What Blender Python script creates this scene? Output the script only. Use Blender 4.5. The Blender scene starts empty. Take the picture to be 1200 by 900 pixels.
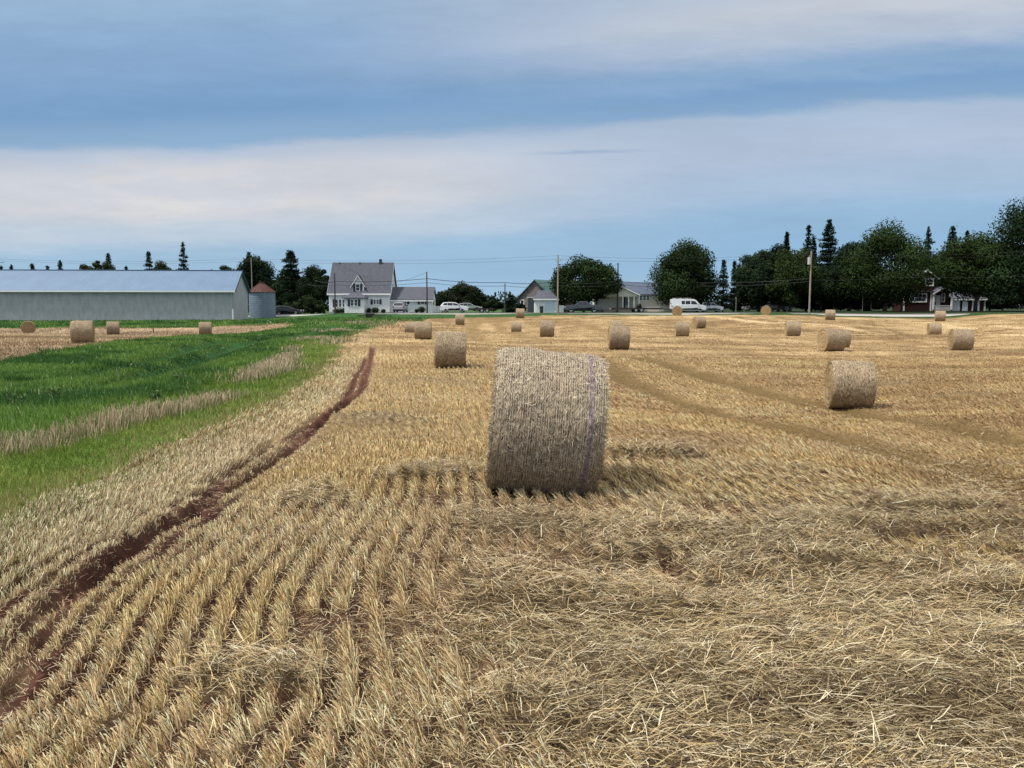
import bpy, bmesh, math, random
import numpy as np
random.seed(7)
rng = np.random.default_rng(11)
R = math.radians
scene = bpy.context.scene
col = scene.collection
FPX = 950.0; CAMZ = 1.95; HOR = 357.0
PITCH = math.atan((450 - HOR) / FPX)
cp, sp = math.cos(PITCH), math.sin(PITCH)

def ray(px, py):
    a = (px - 600) / FPX; b = -(py - 450) / FPX
    d = np.array([a, cp + b * sp, -sp + b * cp])
    return d / d[1]
def W(px, py, Y):                       # point seen at a photo pixel, at forward distance Y
    d = ray(px, py)
    return np.array([d[0] * Y, Y, CAMZ + d[2] * Y])
def lin(r, g=None, b=None):
    if g is None: r, g, b = r
    f = lambda c: (c / 255 / 12.92) if c / 255 <= 0.04045 else ((c / 255 + 0.055) / 1.055) ** 2.4
    return (f(r), f(g), f(b))

# ---------------------------------------------------------------- numpy noise
def _lat(seed):
    return np.random.default_rng(seed).random((256, 256))
_L = {}
def vnoise(x, y, seed=0):
    if seed not in _L: _L[seed] = _lat(seed)
    t = _L[seed]
    xi = np.floor(x).astype(np.int64); yi = np.floor(y).astype(np.int64)
    fx = x - xi; fy = y - yi
    fx = fx * fx * (3 - 2 * fx); fy = fy * fy * (3 - 2 * fy)
    x0 = xi & 255; x1 = (xi + 1) & 255; y0 = yi & 255; y1 = (yi + 1) & 255
    return (t[y0, x0] * (1 - fx) + t[y0, x1] * fx) * (1 - fy) + (t[y1, x0] * (1 - fx) + t[y1, x1] * fx) * fy
def fbm(x, y, seed=0, o=4):
    s = 0; a = 0.5; n = 0
    for i in range(o):
        s = s + a * vnoise(x * 2 ** i + 17.3 * i, y * 2 ** i - 9.1 * i, seed + i); n += a; a *= 0.5
    return s / n
def sst(a, b, x):
    t = np.clip((x - a) / (b - a), 0, 1)
    return t * t * (3 - 2 * t)

# ---------------------------------------------------------------- bales as read from the photo: px centre, bottom py, distance
BALES = [  # px, bottom, dist, yaw of axis (deg), width scale, label
 (637.5, 570, 8.75, 0, 1.0, 'big weathered round bale in the foreground with a purple band near its right end'),
 (528, 431, 32, 4, 1.0, 'round bale standing alone just left behind the big foreground bale'),
 (995, 476, 24.5, -12, 1.0, 'round bale on the right, largest after the foreground bale, golden left end showing'),
 (725, 410.5, 48, -1, 1.0, 'round bale just right of the foreground bale top, hiding another bale behind it'),
 (723, 391, 84, -5, 1.0, 'distant bale peeping over the bale right of the foreground bale'),
 (641, 394.5, 69, -1, 1.0, 'round bale directly above the foreground bale, below the pale utility pole'),
 (605, 391.5, 98, 0, 1.0, 'small round bale just left of the bale above the foreground bale'),
 (609.5, 373, 115, 0, 1.0, 'round bale on the far field edge below the grey shingled barn'),
 (539, 381.3, 106, 4, 1.0, 'small round bale below the front wheel of the white SUV'),
 (496, 398, 64, 3, 1.0, 'paler front bale of the close pair at the left end of the field'),
 (482, 391.5, 90, 0, 1.0, 'half hidden rear bale of the close pair at the left end of the field'),
 (97.5, 402, 51, 21, 1.0, 'largest round bale in the left stubble strip before the metal barn'),
 (33.5, 391, 92, -62, 1.0, 'round bale turned end on, leftmost before the metal barn'),
 (133, 392.5, 86, 23, 1.0, 'small bale right of the largest bale before the metal barn'),
 (241, 393, 86, 17, 1.0, 'bale at the right side of the left stubble strip, below the barn corner'),
 (799.5, 393.5, 80, -8, 1.0, 'bale in mid field below the white van'),
 (819.5, 385.5, 100, 10, 1.0, 'small bale just right of and behind the bale below the white van'),
 (793.5, 370.5, 116, 78, 1.0, 'brown end on bale at the road edge in front of the white van'),
 (897.5, 369.5, 117, 70, 1.0, 'brown end on bale at the road edge left of the pole with a transformer'),
 (929, 394.8, 76, -11, 1.0, 'bale by itself below the pole with a transformer'),
 (972.5, 375.5, 110, -16, 1.0, 'small bale at the road edge right of the pole with a transformer'),
 (974.5, 411, 52, 4, 1.0, 'front bale of the overlapping pair on the right, end turned to the viewer'),
 (986, 407, 62, -6, 0.8, 'narrow looking rear bale of the overlapping pair on the right'),
 (1094.5, 394, 88, -15, 1.0, 'middle bale of the three far right bales'),
 (1101.5, 377, 110, -25, 1.0, 'farthest of the three far right bales, below the brick house'),
 (1125.5, 411, 54, -14, 1.0, 'nearest of the three far right bales, its shaded left end showing'),
]
# ---------------------------------------------------------------- terrain fitted through the places where the bales stand
ctrl = []
for px, b, d, *_ in BALES[:-0 or None]:
    p = W(px, b, d); ctrl.append((p[0], p[1], p[2]))
for x in (-9, -5, -2, 0, 2, 5, 9):
    ctrl.append((x, 2, 0.02)); ctrl.append((x, 5.5, 0.0))
for px, py, Y in [(0,376,118),(140,376,118),(275,376,118),(303,373.5,130),(337,369.5,140),(420,366.6,138),(500,366.6,138),
                  (570,366.5,136),(640,366.5,136),(700,366.5,134),(760,366,134),(820,366,134),(900,365.5,138),(1000,364.8,140),
                  (1060,364.5,146),(1150,364.5,146),(1200,364.5,140),(420,368,129),(640,367.5,124),(900,366.5,124),(1180,367,122),
                  (300,382,98),(380,378,98),(440,374,106),(60,430,33),(0,540,11.5),(150,500,14.5),(330,440,25),(420,400,50),(1190,520,15),
                  (1190,450,29),(200,430,32),(100,384,96),(1190,380,88),(300,376,112),(380,373,116)]:
    p = W(px, py, Y); ctrl.append(tuple(p))
for x in (-400, -150, 0, 150, 400):
    for y in (240, 420):
        ctrl.append((x, y, 0.4))
ctrl = np.array(ctrl)
CU = np.stack([ctrl[:, 0] / (ctrl[:, 1] + 9) * 2.6, np.log(ctrl[:, 1] + 5) * 2.2], 1)
def base_z(x, y):
    x = np.asarray(x, float); y = np.asarray(y, float)
    yy = np.maximum(y, 0.0)
    u = x / (yy + 9) * 2.6; v = np.log(yy + 5) * 2.2
    num = np.zeros_like(u); den = np.zeros_like(u)
    for (cu, cv), z in zip(CU, ctrl[:, 2]):
        w = 1.0 / (((u - cu) ** 2 + (v - cv) ** 2) + 0.004) ** 1.6
        num += w * z; den += w
    return num / den
# interpolate base_z from a cached lattice (fast for the millions of straw points)
_gu = np.linspace(-9, 9, 900); _gv = np.linspace(math.log(5), math.log(4200), 900)
def _cache():
    V, U = np.meshgrid(_gv, _gu, indexing='ij')
    y = np.exp(V) - 5; x = U / 2.6 * (y + 9)
    return base_z(x, y)
_C = _cache()
def bz(x, y):
    yy = np.maximum(y, 0.0)
    u = np.clip((x / (yy + 9) * 2.6 + 9) / 18 * 899, 0, 898.999); v = np.clip((np.log(yy + 5) - _gv[0]) / (_gv[-1] - _gv[0]) * 899, 0, 898.999)
    ui = u.astype(int); vi = v.astype(int); fu = u - ui; fv = v - vi
    return (_C[vi, ui] * (1 - fu) + _C[vi, ui + 1] * fu) * (1 - fv) + (_C[vi + 1, ui] * (1 - fu) + _C[vi + 1, ui + 1] * fu) * fv
def G(px, py):                           # ground point under a photo pixel
    d = ray(px, py)
    ys = np.concatenate([np.arange(2, 60, 0.02), np.arange(60, 400, 0.1)])
    h = CAMZ + d[2] * ys - bz(d[0] * ys, ys)
    k = np.argmax(h < 0) if (h < 0).any() else len(ys) - 1
    return (d[0] * ys[k], ys[k])
def GL(pts): return np.array([G(*p) for p in pts])

def pl_dist(x, y, pts):                  # distance to polyline, signed by side (positive = right of travel direction)
    best = np.full(x.shape, 1e9); sgn = np.ones(x.shape)
    for (ax, ay), (bx, by) in zip(pts[:-1], pts[1:]):
        dx, dy = bx - ax, by - ay; L2 = dx * dx + dy * dy + 1e-9
        t = np.clip(((x - ax) * dx + (y - ay) * dy) / L2, 0, 1)
        ex = x - (ax + t * dx); ey = y - (ay + t * dy)
        d = np.hypot(ex, ey); m = d < best
        best = np.where(m, d, best); sgn = np.where(m, np.sign(dx * -ey + dy * ex), sgn)
    return best, sgn
def inpoly(x, y, P):
    c = np.zeros(x.shape, bool); n = len(P)
    for i in range(n):
        x1, y1 = P[i]; x2, y2 = P[(i + 1) % n]
        if y1 == y2: continue
        m = ((y1 > y) != (y2 > y)) & (x < (x2 - x1) * (y - y1) / (y2 - y1) + x1)
        c ^= m
    return c
def spoly(x, y, P):                      # signed distance, positive inside
    d, _ = pl_dist(x, y, np.vstack([P, P[:1]]))
    return np.where(inpoly(x, y, P), d, -d)

# ---------------------------------------------------------------- field lines
E1 = GL([(0,606),(60,580),(130,552),(200,520),(270,492),(330,465),(372,440),(395,415),(405,397),(430,386),(462,378),(505,373.5),(560,372)])
FARX = np.array([[15,120.0],[30,118.5],[60,118],[120,114.5],[400,100.0]])
MAIN = np.vstack([[[-2.6,-12],[-3.9,0],[E1[0,0]+.55,E1[0,1]-3]], E1, FARX, [[400,-12]]])
E2 = GL([(0,426),(60,413),(120,404),(180,398),(240,393.5),(300,388.5),(335,384),(345,380)])
LEFTF = np.vstack([[[-90,8],[-40,14]], E2, GL([(330,379.2),(285,381.5),(240,384),(150,384.5),(0,384.5)]), [[-130,100]]])
RUT = GL([(437,408),(433,425),(425,455),(385,490),(335,534),(290,563),(250,593),(205,622),(160,648),(110,680),(62,722),(20,775),(-30,830)])
RUT2 = GL([(428,420),(415,448),(403,472),(345,512),(300,536),(262,562),(232,597),(205,618)])
RUT3 = GL([(376,450),(352,468),(300,492),(250,512),(185,538),(140,558),(90,575)])
SMALLR = [GL([(0,722),(30,700),(75,690)]), GL([(0,838),(30,815),(75,770)])]
TRACKS = [GL([(690,418),(730,445),(800,472),(900,497),(1000,520),(1100,545),(1200,578)]),
          GL([(742,418),(800,434),(900,461),(1000,482),(1100,499),(1200,520)])]
FARTR = [GL([(592,374),(582,380),(588,388),(612,395),(660,400)]), GL([(560,374),(552,385),(560,400)]), GL([(830,371),(900,378),(1000,386),(1200,393)]),
         GL([(700,373),(800,381),(900,389),(960,394)]), GL([(1010,396),(1100,404),(1200,412)]), GL([(1000,374),(1100,379),(1200,385)]),
         GL([(760,402),(850,408),(930,419)]), GL([(640,374),(690,382),(705,388)])]
TRAM = [GL([(0,470),(80,460),(150,447),(210,430),(280,402)]), GL([(0,452),(100,440),(190,420),(260,400)]), GL([(160,440),(260,412),(330,396),(390,384)])]
DRYG = GL([(-30,540),(0,532),(60,517),(130,503),(200,484),(268,464),(312,438),(345,410)])
PATCH = [(640,745,1.0,.42),(790,735,1.1,.5),(870,855,1.3,.45),(1010,700,1.5,.6),(900,660,1.0,.4),(1110,760,1.4,.6),(370,592,.45,.5),(300,800,.5,.25),(590,612,.6,.25),
         (520,560,.9,.5),(640,625,1.1,.35),(760,790,.9,.3),(1050,860,1.2,.4),(600,700,.5,.2),(1040,415,1.3,.8),(890,408,1.6,1.0),(440,497,1.2,.7),(1040,452,1.6,.5),(1130,463,1.2,.4),(510,450,1.6,.9),(1090,612,1.2,.3),(770,540,.8,.25)]
PATCH = [(*G(a, b), rx, ry) for a, b, rx, ry in PATCH]
_ry = RUT[::-1, 1]; _rx = RUT[::-1, 0]
def rutx(y):
    y = np.asarray(y, float)
    return np.where(y > _ry[-1], _rx[-1] + (y - _ry[-1]) * -0.17, np.interp(y, _ry, _rx))
def lying(x, y):                          # how far loose straw covers the standing stubble (0..1)
    n = fbm(x * 0.32 + 3, y * 1.5, 21, 3)
    n2 = fbm(x * 1.4, y * 3.2, 31, 2)
    right = sst(-1.4, 1.4, x + (y - 6) * 0.12)
    v = sst(0.50, 0.62, n * 0.7 + n2 * 0.3 + 0.10 * right * sst(7.2, 5.0, y)) * (0.15 + 0.85 * right) * (.25 + .75 * sst(8.0, 6.0, y))
    for cx, cy, rx, ry in PATCH:
        r = np.sqrt(((x - cx) / rx) ** 2 + ((y - cy) / ry) ** 2) + (n2 - .5) * .7
        v = np.maximum(v, sst(1.1, 0.5, r))
    v = v * sst(.5, 1.5, np.hypot((x - BALEX0) / 1.1, y - 8.3))
    return np.clip(v, 0, 1)
BALEX0 = float(W(BALES[0][0], BALES[0][1], BALES[0][2])[0])
def rowdip(x, y):                         # furrow between drill rows, -1..1
    q = (x - rutx(y)) / 0.185
    return np.cos(q * 2 * math.pi)
BALEXY = [(W(b[0], b[1], b[2])[0], b[2]) for b in BALES]
def fields(x, y):                         # zone masks
    n = (fbm(x * 1.1, y * 1.1, 5, 3) - .5)
    sm = spoly(x, y, MAIN) + n * np.minimum(0.5 + y * 0.012, 1.6)
    sl = spoly(x, y, LEFTF) + n * 1.5
    return sm, sl
def height(x, y, sm=None, sl=None, full=True):
    x = np.asarray(x, float); y = np.asarray(y, float)
    z = bz(x, y)
    if sm is None: sm, sl = fields(x, y)
    near = sst(45, 18, y)
    main = sst(-0.1, 0.25, sm)
    d, s = pl_dist(x, y, RUT); d2, s2 = pl_dist(x, y, RUT2); d3, _ = pl_dist(x, y, RUT3)
    wob = (fbm(x * 3, y * 3, 8, 2) - .5)
    fade = sst(4.6, 6.2, y) * 0.85 + 0.15
    z = z - 0.16 * np.exp(-(d / 0.10) ** 2) * (1 + 1.2 * wob) * fade + 0.05 * np.exp(-((d - 0.24) / 0.08) ** 2) * fade
    z = z - 0.13 * np.exp(-(d2 / 0.11) ** 2) * sst(7.5, 9, y) + 0.03 * np.exp(-((d2 - 0.22) / 0.08) ** 2)
    z = z + (np.exp(-(d / .26) ** 4) + np.exp(-(d2 / .2) ** 4)) * (fbm(x * 14, y * 11, 161, 3) - .5) * .09
    z = z - 0.05 * np.exp(-(d3 / 0.15) ** 2)
    for t in TRACKS:
        dt, _ = pl_dist(x, y, t); z = z - 0.10 * np.exp(-(dt / 0.4) ** 2)
    for t in SMALLR:
        dt, _ = pl_dist(x, y, t); z = z - 0.07 * np.exp(-(dt / 0.07) ** 2)
    lumps = (fbm(x * 1.6, y * 1.6, 3, 4) - .5) * 0.07 + (fbm(x * 9, y * 9, 13, 3) - .5) * 0.05 * near
    z = z + lumps * main * near + (fbm(x * .11, y * .3, 41, 3) - .5) * 0.30 * sst(14, 40, y) * sst(-1, 1, sm)
    if full:
        Ly = lying(x, y); z = z + 0.03 * rowdip(x, y) * main * near + (0.05 + 0.13 * sst(.40, .66, fbm(x * .55 + 7, y * 2.4, 211, 3))) * Ly * main
    gr = sst(0.1, -0.6, sm) * sst(0.0, -0.8, sl)
    z = z + gr * (fbm(x * .7, y * .7, 51, 3) - .5) * 0.16 * sst(150, 100, y)
    for t in TRAM:
        dt, _ = pl_dist(x, y, t); z = z - gr * 0.22 * np.exp(-(dt / 0.5) ** 2)
    # verge hump: the strip under the barn and the road bank
    rd, rs = pl_dist(x, y, ROAD)
    z = z + 0.05 * sst(9, 3.2, rd)
    return z
ROAD = np.array([[-420,215],[-200,176],[-80,151],[-40,139.5],[-15,131.5],[20,126.5],[60,124.5],[200,119],[500,104]], float)

# ---------------------------------------------------------------- materials
def new_mat(name, base, rough=0.7, spec=0.3, metal=0.0, noise=None, bump=None, attr=None, detail=None):
    m = bpy.data.materials.new(name); m.use_nodes = True
    nt = m.node_tree; N = nt.nodes; Lk = nt.links
    b = N['Principled BSDF']
    b.inputs['Roughness'].default_value = rough; b.inputs['Specular IOR Level'].default_value = spec; b.inputs['Metallic'].default_value = metal
    b.inputs['Base Color'].default_value = (*base, 1)
    tc = N.new('ShaderNodeTexCoord')
    src = None
    if attr:
        a = N.new('ShaderNodeAttribute'); a.attribute_name = attr; src = a.outputs['Color']
    if noise:
        sc, amt = noise[0], noise[1]; st = noise[2] if len(noise) > 2 else (1, 1, 1)
        mp = N.new('ShaderNodeMapping'); mp.inputs['Scale'].default_value = st
        Lk.new(tc.outputs['Object'], mp.inputs['Vector'])
        n = N.new('ShaderNodeTexNoise'); n.inputs['Scale'].default_value = sc; n.inputs['Detail'].default_value = 6; n.inputs['Roughness'].default_value = .65
        Lk.new(mp.outputs['Vector'], n.inputs['Vector'])
        mr = N.new('ShaderNodeMapRange'); mr.inputs['From Min'].default_value = .3; mr.inputs['From Max'].default_value = .7
        mr.inputs['To Min'].default_value = 1 - amt; mr.inputs['To Max'].default_value = 1 + amt
        Lk.new(n.outputs['Fac'], mr.inputs['Value'])
        mx = N.new('ShaderNodeMix'); mx.data_type = 'RGBA'; mx.blend_type = 'MULTIPLY'; mx.inputs['Factor'].default_value = 1
        if src: Lk.new(src, mx.inputs['A'])
        else: mx.inputs['A'].default_value = (*base, 1)
        Lk.new(mr.outputs['Result'], mx.inputs['B']); src = mx.outputs['Result']
    if src: Lk.new(src, b.inputs['Base Color'])
    if bump:
        sc, st, dist, vec = bump
        mp = N.new('ShaderNodeMapping'); mp.inputs['Scale'].default_value = vec; Lk.new(tc.outputs['Object'], mp.inputs['Vector'])
        n = N.new('ShaderNodeTexNoise'); n.inputs['Scale'].default_value = sc; n.inputs['Detail'].default_value = 5
        Lk.new(mp.outputs['Vector'], n.inputs['Vector'])
        bp = N.new('ShaderNodeBump'); bp.inputs['Strength'].default_value = st; bp.inputs['Distance'].default_value = dist
        Lk.new(n.outputs['Fac'], bp.inputs['Height']); Lk.new(bp.outputs['Normal'], b.inputs['Normal'])
    return m
def stripes(m, axis, period, depth=0.02, dark=0.85):  # corrugation / boards / shingle courses: bump + thin darker joints
    nt = m.node_tree; N = nt.nodes; Lk = nt.links; b = N['Principled BSDF']
    tc = N.new('ShaderNodeTexCoord'); sx = N.new('ShaderNodeSeparateXYZ'); Lk.new(tc.outputs['Object'], sx.inputs[0])
    mu = N.new('ShaderNodeMath'); mu.operation = 'MULTIPLY'; mu.inputs[1].default_value = 1 / period; Lk.new(sx.outputs[axis], mu.inputs[0])
    fr = N.new('ShaderNodeMath'); fr.operation = 'FRACT'; Lk.new(mu.outputs[0], fr.inputs[0])
    cr = N.new('ShaderNodeValToRGB'); cr.color_ramp.elements[0].position = 0; cr.color_ramp.elements[0].color = (dark,) * 3 + (1,)
    cr.color_ramp.elements[1].position = .18; cr.color_ramp.elements[1].color = (1, 1, 1, 1)
    Lk.new(fr.outputs[0], cr.inputs[0])
    mx = N.new('ShaderNodeMix'); mx.data_type = 'RGBA'; mx.blend_type = 'MULTIPLY'; mx.inputs['Factor'].default_value = 1
    inp = b.inputs['Base Color']
    if inp.links: Lk.new(inp.links[0].from_socket, mx.inputs['A'])
    else: mx.inputs['A'].default_value = inp.default_value
    Lk.new(cr.outputs[0], mx.inputs['B']); Lk.new(mx.outputs['Result'], inp)
    bp = N.new('ShaderNodeBump'); bp.inputs['Strength'].default_value = .7; bp.inputs['Distance'].default_value = depth
    Lk.new(cr.outputs[0], bp.inputs['Height']); Lk.new(bp.outputs['Normal'], b.inputs['Normal'])
    return m
def attr_mat(name, rough=.8, spec=.15, trans=0.0):
    m = bpy.data.materials.new(name); m.use_nodes = True
    nt = m.node_tree; N = nt.nodes; Lk = nt.links
    a = N.new('ShaderNodeAttribute'); a.attribute_name = 'tint'
    b = N['Principled BSDF']; b.inputs['Roughness'].default_value = rough; b.inputs['Specular IOR Level'].default_value = spec
    Lk.new(a.outputs['Color'], b.inputs['Base Color'])
    if trans:
        t = N.new('ShaderNodeBsdfTranslucent'); Lk.new(a.outputs['Color'], t.inputs['Color'])
        mx = N.new('ShaderNodeMixShader'); mx.inputs[0].default_value = trans
        Lk.new(b.outputs[0], mx.inputs[1]); Lk.new(t.outputs[0], mx.inputs[2]); Lk.new(mx.outputs[0], N['Material Output'].inputs[0])
    return m
M = {}
M['straw'] = attr_mat('straw_blades', .6, .25, .14)
M['leaf'] = attr_mat('leaf_blades', .6, .25, .2)
M['foliage'] = attr_mat('tree_foliage', .8, .04, .10)
M['bark'] = new_mat('bark', (.09, .07, .055), .9, .1, noise=(6, .35, (1, 1, .3)), bump=(14, .6, .03, (1, 1, .2)))
M['white'] = new_mat('white_siding', (.80, .81, .82), .6, .3, noise=(1.2, .05))
stripes(M['white'], 2, .2, .012, .86)
M['trim'] = new_mat('white_trim', (.85, .85, .85), .5, .3, noise=(3, .04))
M['cream'] = new_mat('cream_siding', (.66, .65, .55), .7, .25, noise=(1.3, .06)); stripes(M['cream'], 2, .22, .012, .86)
M['slate'] = new_mat('grey_shingle_roof', (.085, .09, .112), .85, .2, noise=(2.5, .18)); stripes(M['slate'], 2, .28, .02, .8)
M['bluroof'] = new_mat('blue_grey_shingle_roof', (.085, .105, .15), .85, .2, noise=(2.5, .16)); stripes(M['bluroof'], 2, .25, .02, .82)
M['greenroof'] = new_mat('green_metal_roof', (.05, .13, .12), .5, .4, noise=(1, .12)); stripes(M['greenroof'], 0, .5, .02, .8)
M['shingle'] = new_mat('grey_wood_shingle', (.17, .155, .15), .9, .15, noise=(2.2, .38)); stripes(M['shingle'], 2, .3, .02, .7)
M['brick'] = new_mat('red_brick', (.045, .018, .017), .85, .2, noise=(4, .25)); stripes(M['brick'], 2, .15, .01, .8)
M['glass'] = new_mat('dark_window_glass', (.02, .024, .03), .08, .6)
M['shutter'] = new_mat('dark_shutter_paint', (.035, .045, .06), .5, .3, noise=(8, .1))
M['door_w'] = new_mat('white_door_paint', (.74, .77, .82), .45, .35, noise=(2, .03))
M['door_g'] = new_mat('pale_blue_garage_door', (.60, .68, .78), .5, .3, noise=(2, .04)); stripes(M['door_g'], 2, .55, .015, .85)
M['chim'] = new_mat('dark_brick_chimney', (.06, .055, .06), .9, .15, noise=(6, .3))
M['blockwall'] = new_mat('weathered_concrete_block_wall', (.38, .395, .415), .9, .15, noise=(1.3, .17, (1.4, 1, .5)), bump=(9, .4, .02, (1, 1, 1)))
stripes(M['blockwall'], 2, .2, .008, .93)
M['barnroof'] = new_mat('pale_blue_grey_metal_roof', (.115, .18, .275), .6, .35, .1, noise=(.5, .08)); stripes(M['barnroof'], 0, .45, .02, .8)
M['binwall'] = new_mat('galvanised_bin_wall', (.17, .22, .28), .65, .3, .15, noise=(1.2, .15, (1, 1, 3))); 
M['redroof'] = new_mat('rusty_red_bin_roof', (.075, .028, .022), .7, .25, noise=(2, .25))
M['pole_w'] = new_mat('weathered_pole_wood', (.30, .27, .235), .9, .1, noise=(5, .25, (1, 1, .1)))
M['pole_d'] = new_mat('dark_pole_wood', (.07, .065, .065), .9, .1, noise=(5, .25, (1, 1, .1)))
M['wire'] = new_mat('black_cable', (.03, .03, .035), .6, .2)
M['steel'] = new_mat('grey_painted_steel', (.42, .44, .46), .5, .4, noise=(4, .08))
M['ceramic'] = new_mat('grey_insulator', (.35, .36, .37), .3, .5)
M['rubber'] = new_mat('tyre_rubber', (.02, .02, .021), .85, .2)
M['alloy'] = new_mat('wheel_alloy', (.45, .46, .47), .35, .5, .6)
M['chrome'] = new_mat('bumper_plastic', (.05, .052, .055), .6, .3)
M['lampglass'] = new_mat('headlight_lens', (.7, .72, .74), .15, .6)
M['redlens'] = new_mat('tail_light_lens', (.35, .02, .02), .25, .5)
M['wood'] = new_mat('deck_boards', (.32, .28, .23), .85, .2, noise=(5, .2))
M['conc'] = new_mat('concrete_footing', (.38, .37, .35), .9, .15, noise=(2, .12))
def paint(name, c, metal=.2): 
    m = new_mat(name, c, .3, .5, metal); m.node_tree.nodes['Principled BSDF'].inputs['Coat Weight'].default_value = .5; return m
M['p_white'] = paint('white_car_paint', (.75, .76, .78), 0); M['p_dark'] = paint('dark_grey_car_paint', (.035, .04, .05)); M['p_grey'] = paint('grey_car_paint', (.13, .135, .14))
M['p_silver'] = paint('silver_car_paint', (.35, .37, .38)); M['p_truck'] = paint('charcoal_truck_paint', (.07, .075, .085)); M['p_rust'] = new_mat('rusty_implement_paint', (.05, .035, .03), .8, .2, noise=(4, .3))

# ---------------------------------------------------------------- mesh helpers
def tag(o, label=None, cat=None, group=None, kind=None):
    if label: o['label'] = label
    if cat: o['category'] = cat
    if group: o['group'] = group
    if kind: o['kind'] = kind
    return o
def empty(name, loc, rz=0):
    o = bpy.data.objects.new(name, None); o.empty_display_size = .3
    o.location = tuple(float(v) for v in loc); o.rotation_euler = (0, 0, rz); col.objects.link(o); return o
class MB:
    def __init__(s): s.v = []; s.f = []
    def add(s, v, f):
        k = len(s.v); s.v += [tuple(map(float, p)) for p in v]; s.f += [tuple(i + k for i in q) for q in f]; return s
    def box(s, x0, x1, y0, y1, z0, z1):
        v = [(x0,y0,z0),(x1,y0,z0),(x1,y1,z0),(x0,y1,z0),(x0,y0,z1),(x1,y0,z1),(x1,y1,z1),(x0,y1,z1)]
        return s.add(v, [(0,3,2,1),(4,5,6,7),(0,1,5,4),(1,2,6,5),(2,3,7,6),(3,0,4,7)])
    def tube(s, pts, r, n=8, r2=None, cap=True):
        pts = [np.array(p, float) for p in pts]; m = len(pts)
        rings = []
        for i, p in enumerate(pts):
            d = pts[min(i + 1, m - 1)] - pts[max(i - 1, 0)]; d = d / (np.linalg.norm(d) + 1e-9)
            a = np.array([0, 0, 1.]) if abs(d[2]) < .9 else np.array([1., 0, 0])
            u = np.cross(d, a); u /= np.linalg.norm(u); w = np.cross(d, u)
            rr = r if r2 is None else r + (r2 - r) * i / (m - 1)
            rings.append([p + rr * (math.cos(2 * math.pi * k / n) * u + math.sin(2 * math.pi * k / n) * w) for k in range(n)])
        v = [q for rg in rings for q in rg]; f = []
        for i in range(m - 1):
            for k in range(n):
                f.append((i * n + k, i * n + (k + 1) % n, (i + 1) * n + (k + 1) % n, (i + 1) * n + k))
        if cap: f += [tuple(range(n))[::-1], tuple((m - 1) * n + k for k in range(n))]
        return s.add(v, f)
    def prism(s, poly, axis, a, b):        # polygon (u,v) extruded along axis between a and b
        n = len(poly)
        def P(u, v, w): return {'x': (w, u, v), 'y': (u, w, v), 'z': (u, v, w)}[axis]
        v = [P(u, w, a) for u, w in poly] + [P(u, w, b) for u, w in poly]
        f = [tuple(range(n)), tuple(range(2 * n - 1, n - 1, -1))] + [(i, (i + 1) % n, (i + 1) % n + n, i + n) for i in range(n)]
        return s.add(v, f)
    def build(s, name, mat, parent=None, smooth=False, bevel=0):
        me = bpy.data.meshes.new(name); me.from_pydata(s.v, [], s.f)
        bm = bmesh.new(); bm.from_mesh(me)
        bmesh.ops.recalc_face_normals(bm, faces=bm.faces[:])
        bm.to_mesh(me); bm.free()
        me.materials.append(mat)
        if smooth: me.polygons.foreach_set('use_smooth', [True] * len(me.polygons))
        o = bpy.data.objects.new(name, me); col.objects.link(o)
        if parent is not None: o.parent = parent
        if bevel:
            md = o.modifiers.new('bevel', 'BEVEL'); md.width = bevel; md.segments = 2; md.limit_method = 'ANGLE'
        return o
def mesh_np(name, V, F, mat, tint=None, parent=None, smooth=False):   # F: (n,4) quads
    me = bpy.data.meshes.new(name)
    me.vertices.add(len(V)); me.vertices.foreach_set('co', np.ascontiguousarray(V, dtype=np.float32).ravel())
    k = F.shape[1]
    me.loops.add(F.size); me.loops.foreach_set('vertex_index', np.ascontiguousarray(F, dtype=np.int32).ravel())
    me.polygons.add(len(F)); me.polygons.foreach_set('loop_start', np.arange(0, F.size, k, dtype=np.int32))
    try: me.polygons.foreach_set('loop_total', np.full(len(F), k, dtype=np.int32))
    except Exception: pass
    if tint is not None:
        a = me.attributes.new('tint', 'FLOAT_COLOR', 'POINT')
        c = np.ones((len(V), 4), np.float32); c[:, :3] = tint; a.data.foreach_set('color', c.ravel())
    if smooth: me.polygons.foreach_set('use_smooth', np.ones(len(F), bool))
    me.update(calc_edges=True)
    me.materials.append(mat)
    o = bpy.data.objects.new(name, me); col.objects.link(o)
    if parent is not None: o.parent = parent
    return o
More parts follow.
